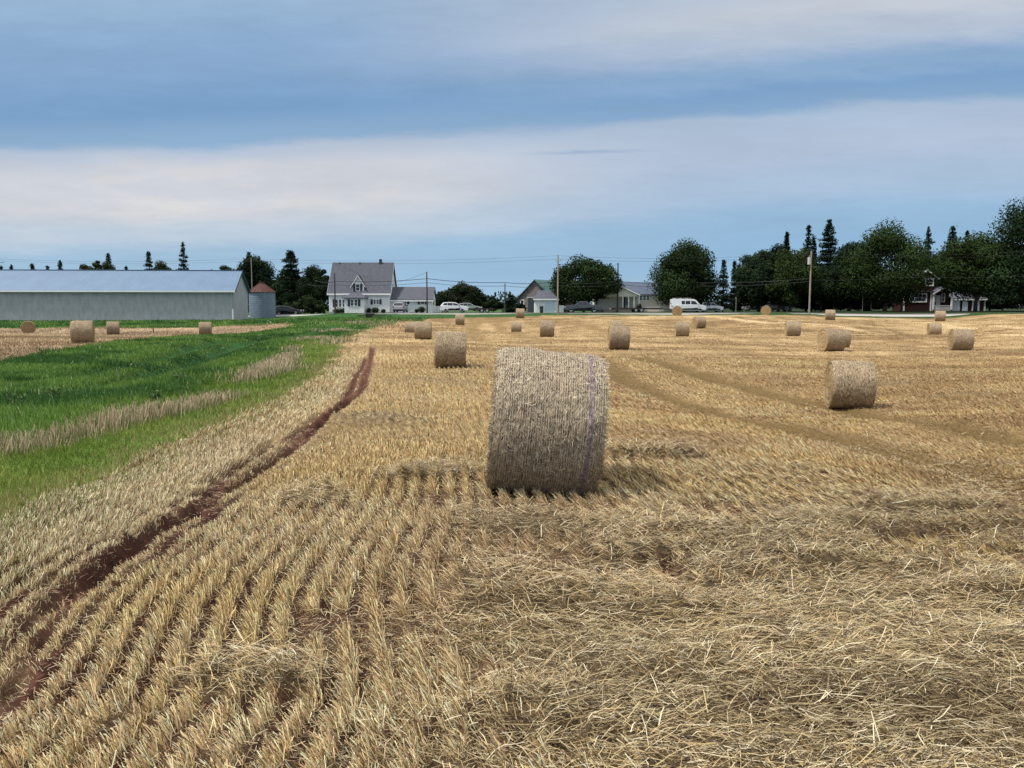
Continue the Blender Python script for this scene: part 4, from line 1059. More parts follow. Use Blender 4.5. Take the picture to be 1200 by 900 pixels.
def barn():
    s = Site('metal_roof_barn', 'long low barn with grey block walls and a pale blue metal roof', 'barn', 274.5, 119, 376.4, rz=R(4.2))
    X, Z, r = s.X, s.Z, s.root
    L = -46; D = 8.4; ze = Z(339.6); zr = Z(318.0, 4.5)
    m = MB(); gable_x(m, L, 0, 0, D, ze, zr, -1.4); m.build('wall', M['blockwall'], r)
    m = MB(); yc = D / 2; sl_ = (zr - ze) / yc; ov = .4; ye = -ov; zz = ze - ov * sl_ + .1
    roof_x(m, L, 0, 0, D, ze, zr, .35, .1, .35); rf = m.build('roof', M['barnroof'], r)
    MB().box(L - .4, .4, yc - .18, yc + .18, zr + .10, zr + .17).build('ridge_cap', M['barnroof'], rf)
    MB().box(L - .35, .36, -.52, -.40, ze - .36, ze - .14).build('gutter', M['trim'], r)
    MB().box(L, .02, -.06, -.002, -.9, .12).build('foundation_strip', M['conc'], r)
    MB().tube([(-.25, -.12, ze - .3), (-.25, -.12, 2.3), (-.25, -.12, 1.8)], .05, 8).build('downpipe', M['steel'], r)
    MB().tube([(-.12, -.14, 1.75), (-.12, -.14, -.3)], .09, 8).build('lower_downpipe', M['trim'], r)
    m = MB()
    for q in range(2): m.prism([(-.38 if q == 0 else D + .38, zz - .24), (yc, zr - .12), (yc, zr + .08), (-.38 if q == 0 else D + .38, zz)], 'x', .36, .41)
    m.build('rake_board', M['shutter'], r)
barn()
def grain_bin():
    s = Site('grain_bin', 'galvanised grain bin with a rusty red conical roof beside the barn', 'grain bin', 303, 131, 373.6)
    X, Z, r = s.X, s.Z, s.root; y0 = 2.2
    ra = 15 * s.k; zt = Z(342.2); n = 40
    prof = []
    for k in range(31): prof.append((ra + (.018 if k % 2 else 0), -.6 + (zt + .6) * k / 30))
    v = []; f = []
    for (q, z) in prof: v += [(q * math.cos(2 * math.pi * i / n), y0 + q * math.sin(2 * math.pi * i / n), z) for i in range(n)]
    for k in range(len(prof) - 1): f += [(k * n + i, k * n + (i + 1) % n, (k + 1) * n + (i + 1) % n, (k + 1) * n + i) for i in range(n)]
    MB().add(v, f).build('bin_wall', M['binwall'], r)
    zp = Z(331.5); v = [((ra + .2) * math.cos(2 * math.pi * i / n), y0 + (ra + .2) * math.sin(2 * math.pi * i / n), zt - .02) for i in range(n)] + [(.35 * math.cos(2 * math.pi * i / n), y0 + .35 * math.sin(2 * math.pi * i / n), zp) for i in range(n)]
    f = [(i, (i + 1) % n, n + (i + 1) % n, n + i) for i in range(n)] + [tuple(range(n, 2 * n)), tuple(range(n))[::-1]]
    rf = MB().add(v, f).build('bin_roof', M['redroof'], r)
    m = MB()
    for i in range(20):
        a = 2 * math.pi * i / 20; m.tube([((ra + .18) * math.cos(a), y0 + (ra + .18) * math.sin(a), zt + .03), (.3 * math.cos(a), y0 + .3 * math.sin(a), zp + .03)], .035, 4)
    m.build('roof_rib', M['redroof'], rf)
    MB().tube([(0, y0, zp - .05), (0, y0, zp + .25)], .42, 16).build('cap', M['redroof'], rf)
    m = MB().tube([(ra * .3, y0 - ra - .08, -.3), (ra * .3, y0 - ra - .08, zt)], .03, 5).tube([(ra * .3 + .45, y0 - ra - .04, -.3), (ra * .3 + .45, y0 - ra - .04, zt)], .03, 5)
    for k in range(12): m.tube([(ra * .3, y0 - ra - .08, k * zt / 12), (ra * .3 + .45, y0 - ra - .04, k * zt / 12)], .02, 4)
    m.build('ladder', M['binwall'], r)
grain_bin()
def shingle_barn():
    s = Site('shingled_barn', 'old grey shingled barn with a green roof behind the white garage', 'barn', 627, 146, 366.2, rz=R(-30))
    Z, r = s.Z, s.root; hw = 3.7; D = 8.5; ze = Z(350.5); zr = Z(328.6)
    m = MB(); gable_y(m, -hw, hw, 0, D, ze, zr); m.build('wall', M['shingle'], r)
    m = MB(); roof_y(m, -hw, hw, 0, D, ze, zr, .35, .14, .3); m.build('roof', M['greenroof'], r)
    m = MB(); sl_ = (zr - ze) / hw
    for sg in (-1, 1): m.prism([(sg * (hw + .35), ze - .35 * sl_ - .12), (0, zr - .12), (0, zr + .1), (sg * (hw + .35), ze - .35 * sl_ + .1)], 'y', -.36, -.305)
    m.build('rake_board', M['shutter'], r)
    win(r, -2.9, -2.3, 1.0, 2.2, -.02); MB().box(-1.4, 1.2, -.08, -.01, 0, 2.6).build('barn_door', M['shutter'], r)
    MB().box(-1.6, 1.4, -.14, -.09, 2.6, 2.75).build('door_rail', M['steel'], r)
    MB().box(1.1, 1.9, -.05, -.01, 3.6, 4.4).build('loft_hatch', M['chim'], r)
shingle_barn()
def garage():
    s = Site('garage', 'small white garage with grey roof and pale overhead door left of the pale pole', 'garage', 627, 138, 366.8)
    X, Z, r = s.X, s.Z, s.root; x1 = X(652.5); D = 6; ze = Z(350.6); zr = Z(341.2, 3)
    MB().box(0, x1, 0, D, -.6, ze - .02).build('wall', M['white'], r)
    yc = D / 2; sl_ = (zr - ze) / yc; a = -.35
    hx = 1.2                                      # hipped roof
    v = [(-.3, a, ze - .1), (x1 + .3, a, ze - .1), (x1 + .3, D + .3, ze - .1), (-.3, D + .3, ze - .1), (.6, yc, zr + .12), (x1 - 1.0, yc, zr + .12), (-.3, a, ze + .04), (x1 + .3, a, ze + .04), (x1 + .3, D + .3, ze + .04), (-.3, D + .3, ze + .04)]
    MB().add(v, [(0,3,2,1),(6,7,5,4),(7,8,5),(8,9,4,5),(9,6,4),(0,1,7,6),(1,2,8,7),(2,3,9,8),(3,0,6,9)]).build('roof', M['slate'], r)
    MB().box(-.32, x1 + .32, a - .06, a - .01, ze - .16, ze + .04).build('fascia', M['trim'], r)
    d = MB().box(X(638), X(650.6), -.04, .01, .02, Z(353.6)).build('garage_door', M['door_g'], r)
    m = MB().box(X(637.3), X(638), -.06, .01, .0, Z(352.9)).box(X(650.6), X(651.3), -.06, .01, .0, Z(352.9)).box(X(638), X(650.6), -.06, .01, Z(353.55), Z(352.9)); m.build('door_frame', M['trim'], r)
garage()
x, y, z = at(634.6, 136.6); t = empty('wheelie_bin', (x, y, z)); tag(t, 'dark green wheelie bin standing against the white garage', 'bin')
MB().add([(-.24,-.28,.12),(.24,-.28,.12),(.24,.28,.12),(-.24,.28,.12),(-.29,-.36,1.0),(.29,-.36,1.0),(.29,.36,1.0),(-.29,.36,1.0)], [(0,3,2,1),(4,5,6,7),(0,1,5,4),(1,2,6,5),(2,3,7,6),(3,0,4,7)]).build('bin_body', new_mat('green_plastic', (.02,.05,.04), .5, .3), t)
MB().box(-.31, .31, -.4, .38, 1.0, 1.08).build('lid', M['chrome'], t, bevel=.02); MB().tube([(-.3, .3, .1), (.3, .3, .1)], .1, 12).build('wheel', M['rubber'], t)
def bungalow():
    s = Site('bungalow', 'cream bungalow with blue grey roof and gabled porch between the two big trees', 'house', 700, 143, 365.6)
    X, Z, r = s.X, s.Z, s.root; x1 = X(790); D = 9; ze = Z(344.5); zr = Z(331.8, 4.5)
    m = MB(); gable_x(m, 0, x1, 0, D, ze, zr); m.build('wall', M['cream'], r)
    m = MB(); roof_x(m, 0, x1, 0, D, ze, zr, .45, .15, .3); rf = m.build('roof', M['bluroof'], r)
    MB().box(X(728.4), X(731.2), 4.2, 4.8, zr - .5, zr + .75).build('chimney', M['chim'], rf)
    # porch gable on the left half, only its right rake shows past the tree
    gx0, gx1 = X(705), X(747); gz = Z(344.6, -2); gr = Z(335.8, -2)
    m = MB(); gable_y(m, gx0 + .4, gx1 - .4, -2.4, .0, gz, gr - .15, zb=gz - .45); m.build('porch_gable', M['cream'], r)
    m = MB(); roof_y(m, gx0 + .4, gx1 - .4, -2.4, 2.5, gz, gr, .4, .1, .25); m.build('porch_roof', M['bluroof'], r)
    m = MB(); xc = (gx0 + gx1) / 2; sl_ = (gr - gz) / (xc - gx0 - .4)
    for sg, xe in ((-1, gx0), (1, gx1)): m.prism([(xe, gz - .4 * sl_ - .14), (xc, gr - .12), (xc, gr + .05), (xe, gz - .4 * sl_ + .05)], 'y', -2.72, -2.66)
    m.build('rake_board', M['trim'], r)
    for q in (727.5, 734.2, 740.4, 746.2): MB().box(X(q) - .09, X(q) + .09, -2.35, -2.17, .45, gz - .35).build('porch_post', M['trim'], r)
    MB().box(gx0, gx1, -2.5, 0, -.6, .45).build('porch_floor', M['wood'], r)
    MB().box(X(728.8), X(732.4), -.06, .01, .5, 2.7).build('door', M['shutter'], r)
    MB().box(X(733), X(736), -.05, .01, 1.2, 2.4).build('sidelight', M['glass'], r)
    for a, b in ((749.3, 752.2), (753.4, 756.2), (757.4, 760)): win(r, X(a), X(b), Z(351.6), Z(346.4), -.02)
    win(r, X(771), X(777), Z(352.5), Z(346.8), -.02)
    m = MB()
    for k in range(24): xx = X(748) + k * .4; m.box(xx, xx + .05, -1.9, -1.86, .1, .75)
    m.box(X(748), X(748) + 9.5, -1.91, -1.85, .75, .83); m.build('deck_railing', M['trim'], r)
    MB().box(X(748), X(748) + 9.6, -2.0, 0, -.6, .12).build('deck', M['wood'], r)
bungalow()
def brick_house():
    s = Site('brick_house', 'two storey dark red brick house with white trim half hidden under the trees', 'house', 1055, 149, 364.6)
    X, Z, r = s.X, s.Z, s.root; D = 9
    # main two storey block, gable to the front
    a0, a1 = X(1072.5), X(1094); ze = Z(324.5); zr = Z(316.6)
    m = MB(); gable_y(m, a0, a1, 0, D, ze, zr); m.build('wall', M['brick'], r)
    m = MB(); roof_y(m, a0, a1, 0, D, ze, zr, .45, .15, .35); m.build('roof', M['slate'], r)
    m = MB(); xc = (a0 + a1) / 2; sl_ = (zr - ze) / (xc - a0)
    for sg, xe in ((-1, a0 - .5), (1, a1 + .5)): m.prism([(xe, ze - .5 * sl_ - .12), (xc, zr - .12), (xc, zr + .12), (xe, ze - .5 * sl_ + .12)], 'y', -.44, -.38)
    m.box(a0 - .1, a1 + .1, -.06, -.02, Z(326.6), Z(325.9)); m.build('rake_board', M['trim'], r)
    win(r, X(1083.3), X(1091), Z(334), Z(327.6), -.02, mull=0, fw=.2)
    # lower left block
    b0, b1 = X(1055), X(1087); bz_ = Z(342)
    m = MB().box(b0, b1, -1.2, -.01, -.6, bz_); m.build('front_wall', M['brick'], r)
    MB().box(b0 - .3, b1 + .3, -1.5, .05, bz_, bz_ + .15).build('lower_roof', M['slate'], r)
    for q in (1055.3, 1086.2): MB().box(X(q) - .13, X(q) + .13, -1.26, -1.18, -.3, bz_ - .1).build('corner_board', M['trim'], r)
    win(r, X(1062.5), X(1080), Z(353), Z(345), -1.22, mull=3, fw=.22)
    # entry gable and porch
    g0, g1 = X(1088), X(1111); gz = Z(343.5); gr = Z(337)
    MB().box(g0, g1, .02, 1, -.6, gz + .3).build('entry_wall', M['brick'], r)
    m = MB(); roof_y(m, g0, g1, -1.4, 1, gz, gr, .2, .12, .2); m.build('entry_roof', M['slate'], r)
    m = MB(); xc = (g0 + g1) / 2
    for xe in (g0 - .2, g1 + .2): m.prism([(xe, gz - .3), (xc, gr - .1), (xc, gr + .1), (xe, gz - .1)], 'y', -1.70, -1.64)
    m.build('entry_trim', M['trim'], r)
    for a, b in ((1092, 1094.4), (1103, 1105.5)): win(r, X(a), X(b), Z(353), Z(344.5), .0, fw=.15)
    MB().box(X(1096), X(1101), -.04, .01, .3, Z(346)).build('door', M['door_w'], r)
    for q in (1089, 1110): MB().box(X(q) - .12, X(q) + .12, -1.4, -1.16, -.3, gz).build('porch_post', M['trim'], r)
    m = MB().box(g0, g1, -1.36, -1.28, .95, 1.05)
    for k in range(26): xx = g0 + k * (g1 - g0) / 26; m.box(xx, xx + .05, -1.34, -1.30, .3, .95)
    m.build('porch_railing', M['trim'], r)
    MB().box(g0, g1, -1.4, 0, -.6, .3).build('porch_floor', M['conc'], r)
    # attached garage
    c0, c1 = X(1112.5), X(1153.5); cz = Z(349.5); cr = Z(342.5, 4)
    m = MB(); gable_x(m, c0 + .01, c1, .1, 8, cz, cr); m.build('garage_wall', M['brick'], r)
    m = MB(); roof_x(m, c0 + .4, c1, .1, 8, cz, cr, .4, .14, .2); m.build('garage_roof', M['slate'], r)
    MB().box(c0, c1 + .3, -.46, -.38, cz - .35, cz - .12).build('garage_fascia', M['trim'], r)
    for a, b in ((1115, 1124.3), (1127.3, 1133.5), (1138.5, 1147.2)): MB().box(X(a), X(b), .02, .12, 0, Z(351.2)).build('garage_door', M['door_w'], r)
    MB().box(c1 - .15, c1 + .12, .0, .2, -.3, cz - .1).build('corner_post', M['trim'], r)
brick_house()
def picket(px0, px1, Y, py_top, label, name='fence', cat='fence', solid=True):
    x0, y, z = at(px0, Y); k = Y / FPX; w = (px1 - px0) * k; h = ht(py_top, Y, z); t = empty(name, (x0, y, z)); tag(t, label, cat)
    m = MB(); n = max(2, int(w / .16))
    for i in range(n): m.box(i * w / n, (i + .92) * w / n, 0, .02, .05, h)
    m.build('fence_boards', M['trim'], t)
    for q in range(int(w / 1.6) + 1): MB().box(q * w / (int(w / 1.6) or 1) - .05, q * w / (int(w / 1.6) or 1) + .05, .03, .13, -.3, h + .08).build('fence_post', M['trim'], t)
picket(505.6, 517, 142, 358.6, 'white board fence between the farmhouse wing and the white SUV')
picket(655.5, 660.5, 138, 358, 'short white board fence between the pale pole and the pickup')

# ---------------------------------------------------------------- vehicles
def vehicle(px, py, Y, length, spec, label, cat, face=1, group='vehicles parked along the road', name='parked_car', rz=0):
    x, y, z = at(px, Y); z = max(z, float(W(px, py, Y)[2])) + .02
    root = empty(name, (x, y, z), (0 if face > 0 else math.pi) + rz); tag(root, label, cat, group)
    L = length; k = L / spec['L']; hw = spec['W'] / 2
    def arch(cx, r, n=7): return [(cx + r * math.cos(math.pi * (1 - i / (n - 1))), .32 + r * math.sin(math.pi * i / (n - 1)) * 1.0) for i in range(n)]
    wr = spec['wr']; wx = spec['wx']
    lower = [(-L / 2 + .02, spec['sill'] + .08)] + [(-L / 2 + .25, spec['sill'])] 
    for c in wx: lower += [(a, max(b, spec['sill'])) for a, b in arch(c * k, wr + .07)]
    lower += [(L / 2 - .2, spec['sill']), (L / 2 - .02, spec['sill'] + .1)]
    top = [(a * k, b) for a, b in spec['top']]             # from nose to tail along the body shoulder
    poly = lower + top
    def hwz(zv): return hw - .05 * max(0, zv - .9)
    def loft(poly_, hf, inset=0):
        n = len(poly_); v = [(a, -(hf(b) - inset), b) for a, b in poly_] + [(a, hf(b) - inset, b) for a, b in poly_]
        return v, [tuple(range(n)), tuple(range(2 * n - 1, n - 1, -1))] + [(i, (i + 1) % n, (i + 1) % n + n, i + n) for i in range(n)]
    b = MB().add(*loft(poly, hwz)); body = b.build('body', M[spec['paint']], root, bevel=.03)
    cab = [(a * k, c) for a, c in spec['cab']]; zb = cab[0][1]
    hfc = lambda zv: hw - .06 - spec.get('tap', .28) * max(0, zv - zb)
    MB().add(*loft(cab, hfc)).build('cabin', M[spec.get('cabmat', spec['paint'])], root, bevel=.03)
    # side glass: panels 1 cm proud of the cabin sides
    for panel in spec['glass']:
        pz = [(a * k, c) for a, c in panel]
        for sg in (-1, 1):
            v = [(a, sg * (hfc(c) + .012), c) for a, c in pz]; n = len(v); v += [(a, sg * (hfc(c) - .02), c) for a, c in pz]
            MB().add(v, [tuple(range(n)), tuple(range(2 * n - 1, n - 1, -1))] + [(i, (i + 1) % n, (i + 1) % n + n, i + n) for i in range(n)]).build('side_window', M['glass'], root)
    for nm, (a, b_) in (('windshield', spec['ws']), ('rear_window', spec['rw'])):
        a = (a[0] * k, a[1]); b_ = (b_[0] * k, b_[1]); dx = .02 if nm == 'windshield' else -.02
        w0 = hfc(a[1]) - .08; w1 = hfc(b_[1]) - .06
        MB().add([(a[0] + dx, -w0, a[1] + .02), (a[0] + dx, w0, a[1] + .02), (b_[0] + dx, w1, b_[1] + .0), (b_[0] + dx, -w1, b_[1] + .0),
                  (a[0] - dx, -w0, a[1]), (a[0] - dx, w0, a[1]), (b_[0] - dx, w1, b_[1] - .02), (b_[0] - dx, -w1, b_[1] - .02)], [(0,1,2,3),(7,6,5,4),(0,4,5,1),(1,5,6,2),(2,6,7,3),(3,7,4,0)]).build(nm, M['glass'], root)
    for c in wx:
        for sg in (-1, 1):
            w = empty('wheel', (0, 0, 0)); col.objects.unlink(w); bpy.data.objects.remove(w)
            ty = MB().tube([(c * k, sg * (hw - .22), wr), (c * k, sg * (hw - .02), wr)], wr, 24).build('wheel', M['rubber'], root)
            MB().tube([(c * k, sg * (hw - .06), wr), (c * k, sg * (hw + .0), wr)], wr * .62, 16).build('rim', M['alloy'], ty)
    for sg in (-1, 1):
        hz = spec['hz']; MB().box(L / 2 - .12, L / 2 + .012, sg * (hw - .12) - .16, sg * (hw - .12) + .10, hz, hz + .16).build('headlight', M['lampglass'], root, bevel=.02)
        MB().box(-L / 2 - .012, -L / 2 + .1, sg * (hw - .1) - .1, sg * (hw - .1) + .08, hz + .05, hz + .35).build('tail_light', M['redlens'], root, bevel=.02)
        mx = spec['ws'][0][0] * k - .3; MB().box(mx, mx + .12, sg * (hw + .09) - .09, sg * (hw + .09) + .09, zb + .02, zb + .17).build('mirror', M['chrome'], root, bevel=.02)
    MB().box(L / 2 - .1, L / 2 + .05, -hw + .08, hw - .08, spec['sill'] + .05, spec['sill'] + .27).build('front_bumper', M[spec.get('bump', 'chrome')], root, bevel=.03)
    MB().box(-L / 2 - .05, -L / 2 + .1, -hw + .08, hw - .08, spec['sill'] + .05, spec['sill'] + .27).build('rear_bumper', M[spec.get('bump', 'chrome')], root, bevel=.03)
    MB().box(-L / 2 + .3, L / 2 - .3, -hw + .25, hw - .25, .22, spec['sill'] + .04).build('underbody', M['chrome'], root)
    return root
SUV = dict(L=4.6, W=1.86, wr=.36, wx=(1.35, -1.35), sill=.30, paint='p_white', hz=.72,
           top=[(2.28, .62), (2.2, .88), (1.95, .98), (1.15, 1.08), (.9, 1.10), (-2.1, 1.12), (-2.28, 1.0), (-2.3, .55)],
           cab=[(1.2, 1.05), (.45, 1.52), (.1, 1.63), (-.8, 1.68), (-1.75, 1.62), (-2.2, 1.1)],
           glass=[[(.95, 1.12), (.42, 1.46), (-.15, 1.54), (-.15, 1.12)], [(-.22, 1.12), (-.22, 1.54), (-1.05, 1.56), (-1.05, 1.12)], [(-1.12, 1.14), (-1.12, 1.56), (-1.6, 1.5), (-1.85, 1.2)]],
           ws=((1.12, 1.10), (.42, 1.53)), rw=((-2.16, 1.15), (-1.8, 1.56)))
CAR = dict(L=4.6, W=1.8, wr=.33, wx=(1.38, -1.3), sill=.24, paint='p_dark', hz=.6,
           top=[(2.28, .5), (2.22, .72), (1.9, .84), (1.0, .96), (-2.0, 1.0), (-2.26, .9), (-2.3, .45)],
           cab=[(1.1, .93), (.2, 1.38), (-.3, 1.47), (-1.2, 1.47), (-1.75, 1.38), (-2.2, .98)],
           glass=[[(.75, .99), (.18, 1.31), (-.35, 1.39), (-.35, .99)], [(-.42, .99), (-.42, 1.39), (-1.15, 1.38), (-1.15, .99)], [(-1.22, 1.0), (-1.22, 1.37), (-1.62, 1.3), (-1.9, 1.04)]],
           ws=((1.02, .98), (.2, 1.38)), rw=((-2.12, 1.02), (-1.78, 1.36)))
VAN = dict(tap=.10, L=5.6, W=2.0, wr=.37, wx=(1.75, -1.6), sill=.36, paint='p_white', hz=.8, bump='chrome',
           top=[(2.78, .66), (2.74, 1.02), (2.45, 1.16), (1.75, 1.24), (-2.6, 1.26), (-2.78, 1.2), (-2.8, .6)],
           cab=[(1.85, 1.2), (1.15, 1.98), (.8, 2.14), (-2.6, 2.17), (-2.74, 2.1), (-2.77, 1.2)],
           glass=[[(1.45, 1.28), (.98, 1.82), (.35, 1.86), (.35, 1.28)], [(.2, 1.3), (.2, 1.86), (-.55, 1.86), (-.55, 1.3)], [(-.66, 1.3), (-.66, 1.86), (-1.2, 1.86), (-1.2, 1.3)]],
           ws=((1.78, 1.27), (1.08, 1.90)), rw=((-2.75, 1.35), (-2.7, 1.85)))
PICK = dict(L=5.8, W=2.0, wr=.40, wx=(1.95, -1.75), sill=.42, paint='p_truck', hz=.86,
            top=[(2.88, .7), (2.84, 1.05), (2.6, 1.16), (1.35, 1.22), (-.75, 1.22), (-.8, 1.25), (-2.82, 1.25), (-2.9, 1.2), (-2.9, .6)],
            cab=[(1.4, 1.18), (.7, 1.72), (.4, 1.82), (-.5, 1.83), (-.72, 1.74), (-.82, 1.2)],
            glass=[[(1.05, 1.26), (.66, 1.66), (.2, 1.72), (.2, 1.26)], [(.12, 1.26), (.12, 1.72), (-.5, 1.72), (-.62, 1.26)]],
            ws=((1.32, 1.22), (.68, 1.72)), rw=((-.80, 1.26), (-.72, 1.7)))
vehicle(338, 368.6, 140, 4.9, CAR, 'dark estate car with a pale roof edge parked right of the grain bin', 'car')
vehicle(469.5, 366.3, 134, 4.0, dict(SUV, paint='p_silver'), 'grey silver car seen end on in front of the farmhouse side wing', 'car', rz=R(86))
vehicle(532.5, 366.2, 134, 4.65, SUV, 'white SUV parked right of the farmhouse', 'suv')
vehicle(550.5, 365, 143, 4.3, dict(CAR, paint='p_silver'), 'silver hatchback half hidden behind the front of the white SUV', 'car')
vehicle(683, 366.4, 133, 5.9, PICK, 'charcoal pickup truck parked under the round dark tree', 'pickup truck', face=-1, name='pickup_truck')
v_ = vehicle(806, 366.2, 133, 5.6, VAN, 'white panel van with a roof rack parked under the dome shaped tree', 'van', name='cargo_van')
m = MB()
for q in (-2.2, -1.2, -.2): m.box(q, q + .06, -.8, .8, 2.20, 2.26)
m.tube([(-2.4, -.8, 2.28), (.4, -.8, 2.28)], .03, 6).tube([(-2.4, .8, 2.28), (.4, .8, 2.28)], .03, 6); m.build('roof_rack', M['steel'], v_)
vehicle(833, 366, 139, 3.9, dict(SUV, W=1.8), 'white car partly hidden behind the front of the white van', 'car')
vehicle(884, 364.6, 150, 4.4, dict(CAR, paint='p_white'), 'white car glimpsed under the trees left of the end on bale at the road edge', 'car')
vehicle(912, 364.6, 149, 4.4, dict(SUV, paint='p_white'), 'white car glimpsed under the trees right of the end on bale at the road edge', 'car')
def trailer(px, Y, L, label, face=1, cat='trailer'):
    x, y, z = at(px, Y); t = empty('flatbed_trailer', (x, y, z)); tag(t, label, cat)
    m = MB().box(-L / 2, L / 2, -1.1, 1.1, .62, .74)
    for k in range(int(L / .6)): m.box(-L / 2 + k * .6, -L / 2 + k * .6 + .06, -1.08, 1.08, .5, .62)
    m.build('deck', M['wood'], t)
    MB().box(-L / 2, L / 2, -1.16, -1.1, .5, .76).build('side_rail', M['p_rust'], t); MB().box(-L / 2, L / 2, 1.1, 1.16, .5, .76).build('side_rail', M['p_rust'], t)
    MB().tube([(face * L / 2, -.5, .6), (face * (L / 2 + 1.3), 0, .55)], .05, 6).tube([(face * L / 2, .5, .6), (face * (L / 2 + 1.3), 0, .55)], .05, 6).build('drawbar', M['p_rust'], t)
    for c in (-.45, .45):
        for sg in (-1, 1):
            w = MB().tube([(c + .3, sg * 1.18, .36), (c + .3, sg * 1.38, .36)], .36, 20).build('wheel', M['rubber'], t)
            MB().tube([(c + .3, sg * 1.2, .36), (c + .3, sg * 1.395, .36)], .2, 14).build('rim', M['alloy'], w)
trailer(745, 134, 8.4, 'long low flatbed trailer with two axles in front of the bungalow')
trailer(566, 138, 3.4, 'small low utility trailer right of the white SUV')
def implement():
    x, y, z = at(435, 116); t = empty('harrow', (x, y, z)); tag(t, 'dark low farm implement lying in the grass below the farmhouse', 'farm implement')
    m = MB()
    for q in (-.7, 0, .7): m.tube([(-1.9, q, .42), (1.7, q, .42)], .05, 6)
    for q in (-1.8, -.6, .6, 1.6): m.tube([(q, -.75, .42), (q, .75, .42)], .045, 6)
    m.tube([(1.7, 0, .42), (3.0, 0, .3)], .06, 6); m.build('frame', M['p_rust'], t)
    m = MB()
    for i in range(12):
        for q in (-.6, .1, .6): m.tube([(-1.8 + i * .31, q, .42), (-1.85 + i * .31, q, .12), (-1.7 + i * .31, q, -.03)], .022, 5)
    m.build('tines', M['p_rust'], t)
    for sg in (-1, 1): MB().tube([(-.3, sg * .92, .3), (-.3, sg * 1.08, .3)], .3, 16).build('wheel', M['rubber'], t)
    MB().box(-.8, .4, -.35, .35, .46, .72).build('seed_box', M['p_rust'], t, bevel=.03)
implement()

# ---------------------------------------------------------------- poles and wires
PG = 'utility poles along the road'
POLES = {}
def pole(key, px, top, base, Y, label, mat='pole_d', arms=(), r=.13, tr=False, insul=True):
    x = float(W(px, base, Y)[0]); z = float(height(np.array([x]), np.array([float(Y)]))[0]); h = ht(top, Y, z)
    t = empty('utility_pole', (x, Y, z)); tag(t, label, 'utility pole', PG)
    MB().tube([(0, 0, -.4), (0, 0, h * .5), (0, 0, h)], r, 12, r * .68).build('pole_shaft', M[mat], t, smooth=False)
    for (zz, wd, rz) in arms:
        c, s = math.cos(rz) * wd / 2, math.sin(rz) * wd / 2
        a = MB().tube([(-c, -s - .16, h - zz), (c, s - .16, h - zz)], .055, 6).build('crossarm', M[mat], t)
        for q in (-.92, .92):
            MB().tube([(c * q, s * q - .16, h - zz + .05), (c * q, s * q - .16, h - zz + .28)], .05, 8, .035).build('insulator', M['ceramic'], a)
    if tr:
        c = MB().tube([(-.34, -.22, h - 2.0), (-.34, -.22, h - .95)], .25, 14).build('transformer', M['steel'], t)
        MB().tube([(-.34, -.22, h - .95), (-.34, -.22, h - .7)], .05, 8, .03).build('bushing', M['ceramic'], c)
    POLES[key] = (x, Y, z, h); return t
pole('a', 1.5, 301, 370, 172, 'utility pole with a crossarm at the left edge above the barn roof', arms=((1.2, 2.4, .2),))
pole('b', 296.3, 302, 366, 152, 'pale pole sticking up behind the grain bin', mat='pole_w', r=.11)
pole('c', 393, 320, 367.4, 131, 'short dark pole in front of the left end of the farmhouse')
pole('d', 500.6, 318.5, 367, 129, 'dark pole in front of the farmhouse wing with a street lamp arm')
pole('e', 591.8, 332, 366, 143, 'short distant pole above the bushes left of the grey barn', arms=((1.6, .7, 0),), r=.12)
pole('f', 653.5, 298.5, 371, 120.5, 'tall pale pole standing at the field edge before the garage', mat='pole_w', arms=((.9, .8, .1),), r=.13)
pole('g', 723.6, 308, 361, 140, 'dark pole beside the bungalow porch', r=.15)
pole('h', 948.3, 294, 366.3, 121, 'pale pole carrying a transformer in front of the dark trees', mat='pole_w', tr=True, r=.14)
pole('i', 862.3, 348, 365.5, 139, 'thin short pale post among the dark trees left of the end on bale', mat='pole_w', r=.07)
pole('j', 1010.5, 345, 364.5, 141, 'thin short pale post under the broad tree left of the brick house', mat='pole_w', r=.07)
pole('k', 1020.5, 352, 364.5, 142, 'shortest pale post just left of the brick house', mat='pole_w', r=.07)
WG = 'overhead cables'
def cable(pts, sag, label, r=.018):
    m = MB(); P = []
    for a, b in zip(pts[:-1], pts[1:]):
        a = np.array(a); b = np.array(b)
        for i in range(12): t = i / 12; q = a + (b - a) * t; q[2] -= 4 * sag * t * (1 - t); P.append(q)
    P.append(np.array(pts[-1])); m.tube(P, r, 5, cap=False); o = m.build('overhead_cable', M['wire']); tag(o, label, 'cable', WG)
def top(key, dz=0.0):
    x, y, z, h = POLES[key]; return (x, y, z + h + dz)
def wp(px, py, Y): return tuple(W(px, py, Y))
cable([wp(370, 329, 134), wp(393, 329.6, 131), wp(500.6, 326.5, 129), wp(591.8, 331, 135), wp(653, 330, 122)], .25, 'thick upper roadside cable crossing in front of the farmhouse roof', .045)
cable([wp(360, 333, 134), wp(393, 333.8, 131), wp(500.6, 331.2, 129), wp(591.8, 335, 135), wp(653, 334.5, 122)], .25, 'thinner roadside cable just under the thick one by the farmhouse', .03)
cable([wp(653, 331, 122), wp(724, 329, 139), wp(800, 331, 139), wp(948, 326.5, 121)], .3, 'roadside cable running from the pale pole past the bungalow to the transformer pole', .035)
cable([wp(653, 334.5, 122), wp(724, 333, 139), wp(800, 335, 139), wp(948, 330, 121)], .3, 'lower cable crossing just above the bungalow roof', .03)
cable([wp(-10, 303, 172), wp(296.3, 303, 152), wp(653.5, 299.6, 120.5), wp(948.3, 296, 121), wp(1240, 292, 121)], .6, 'highest thin cable strung across the whole sky', .014)
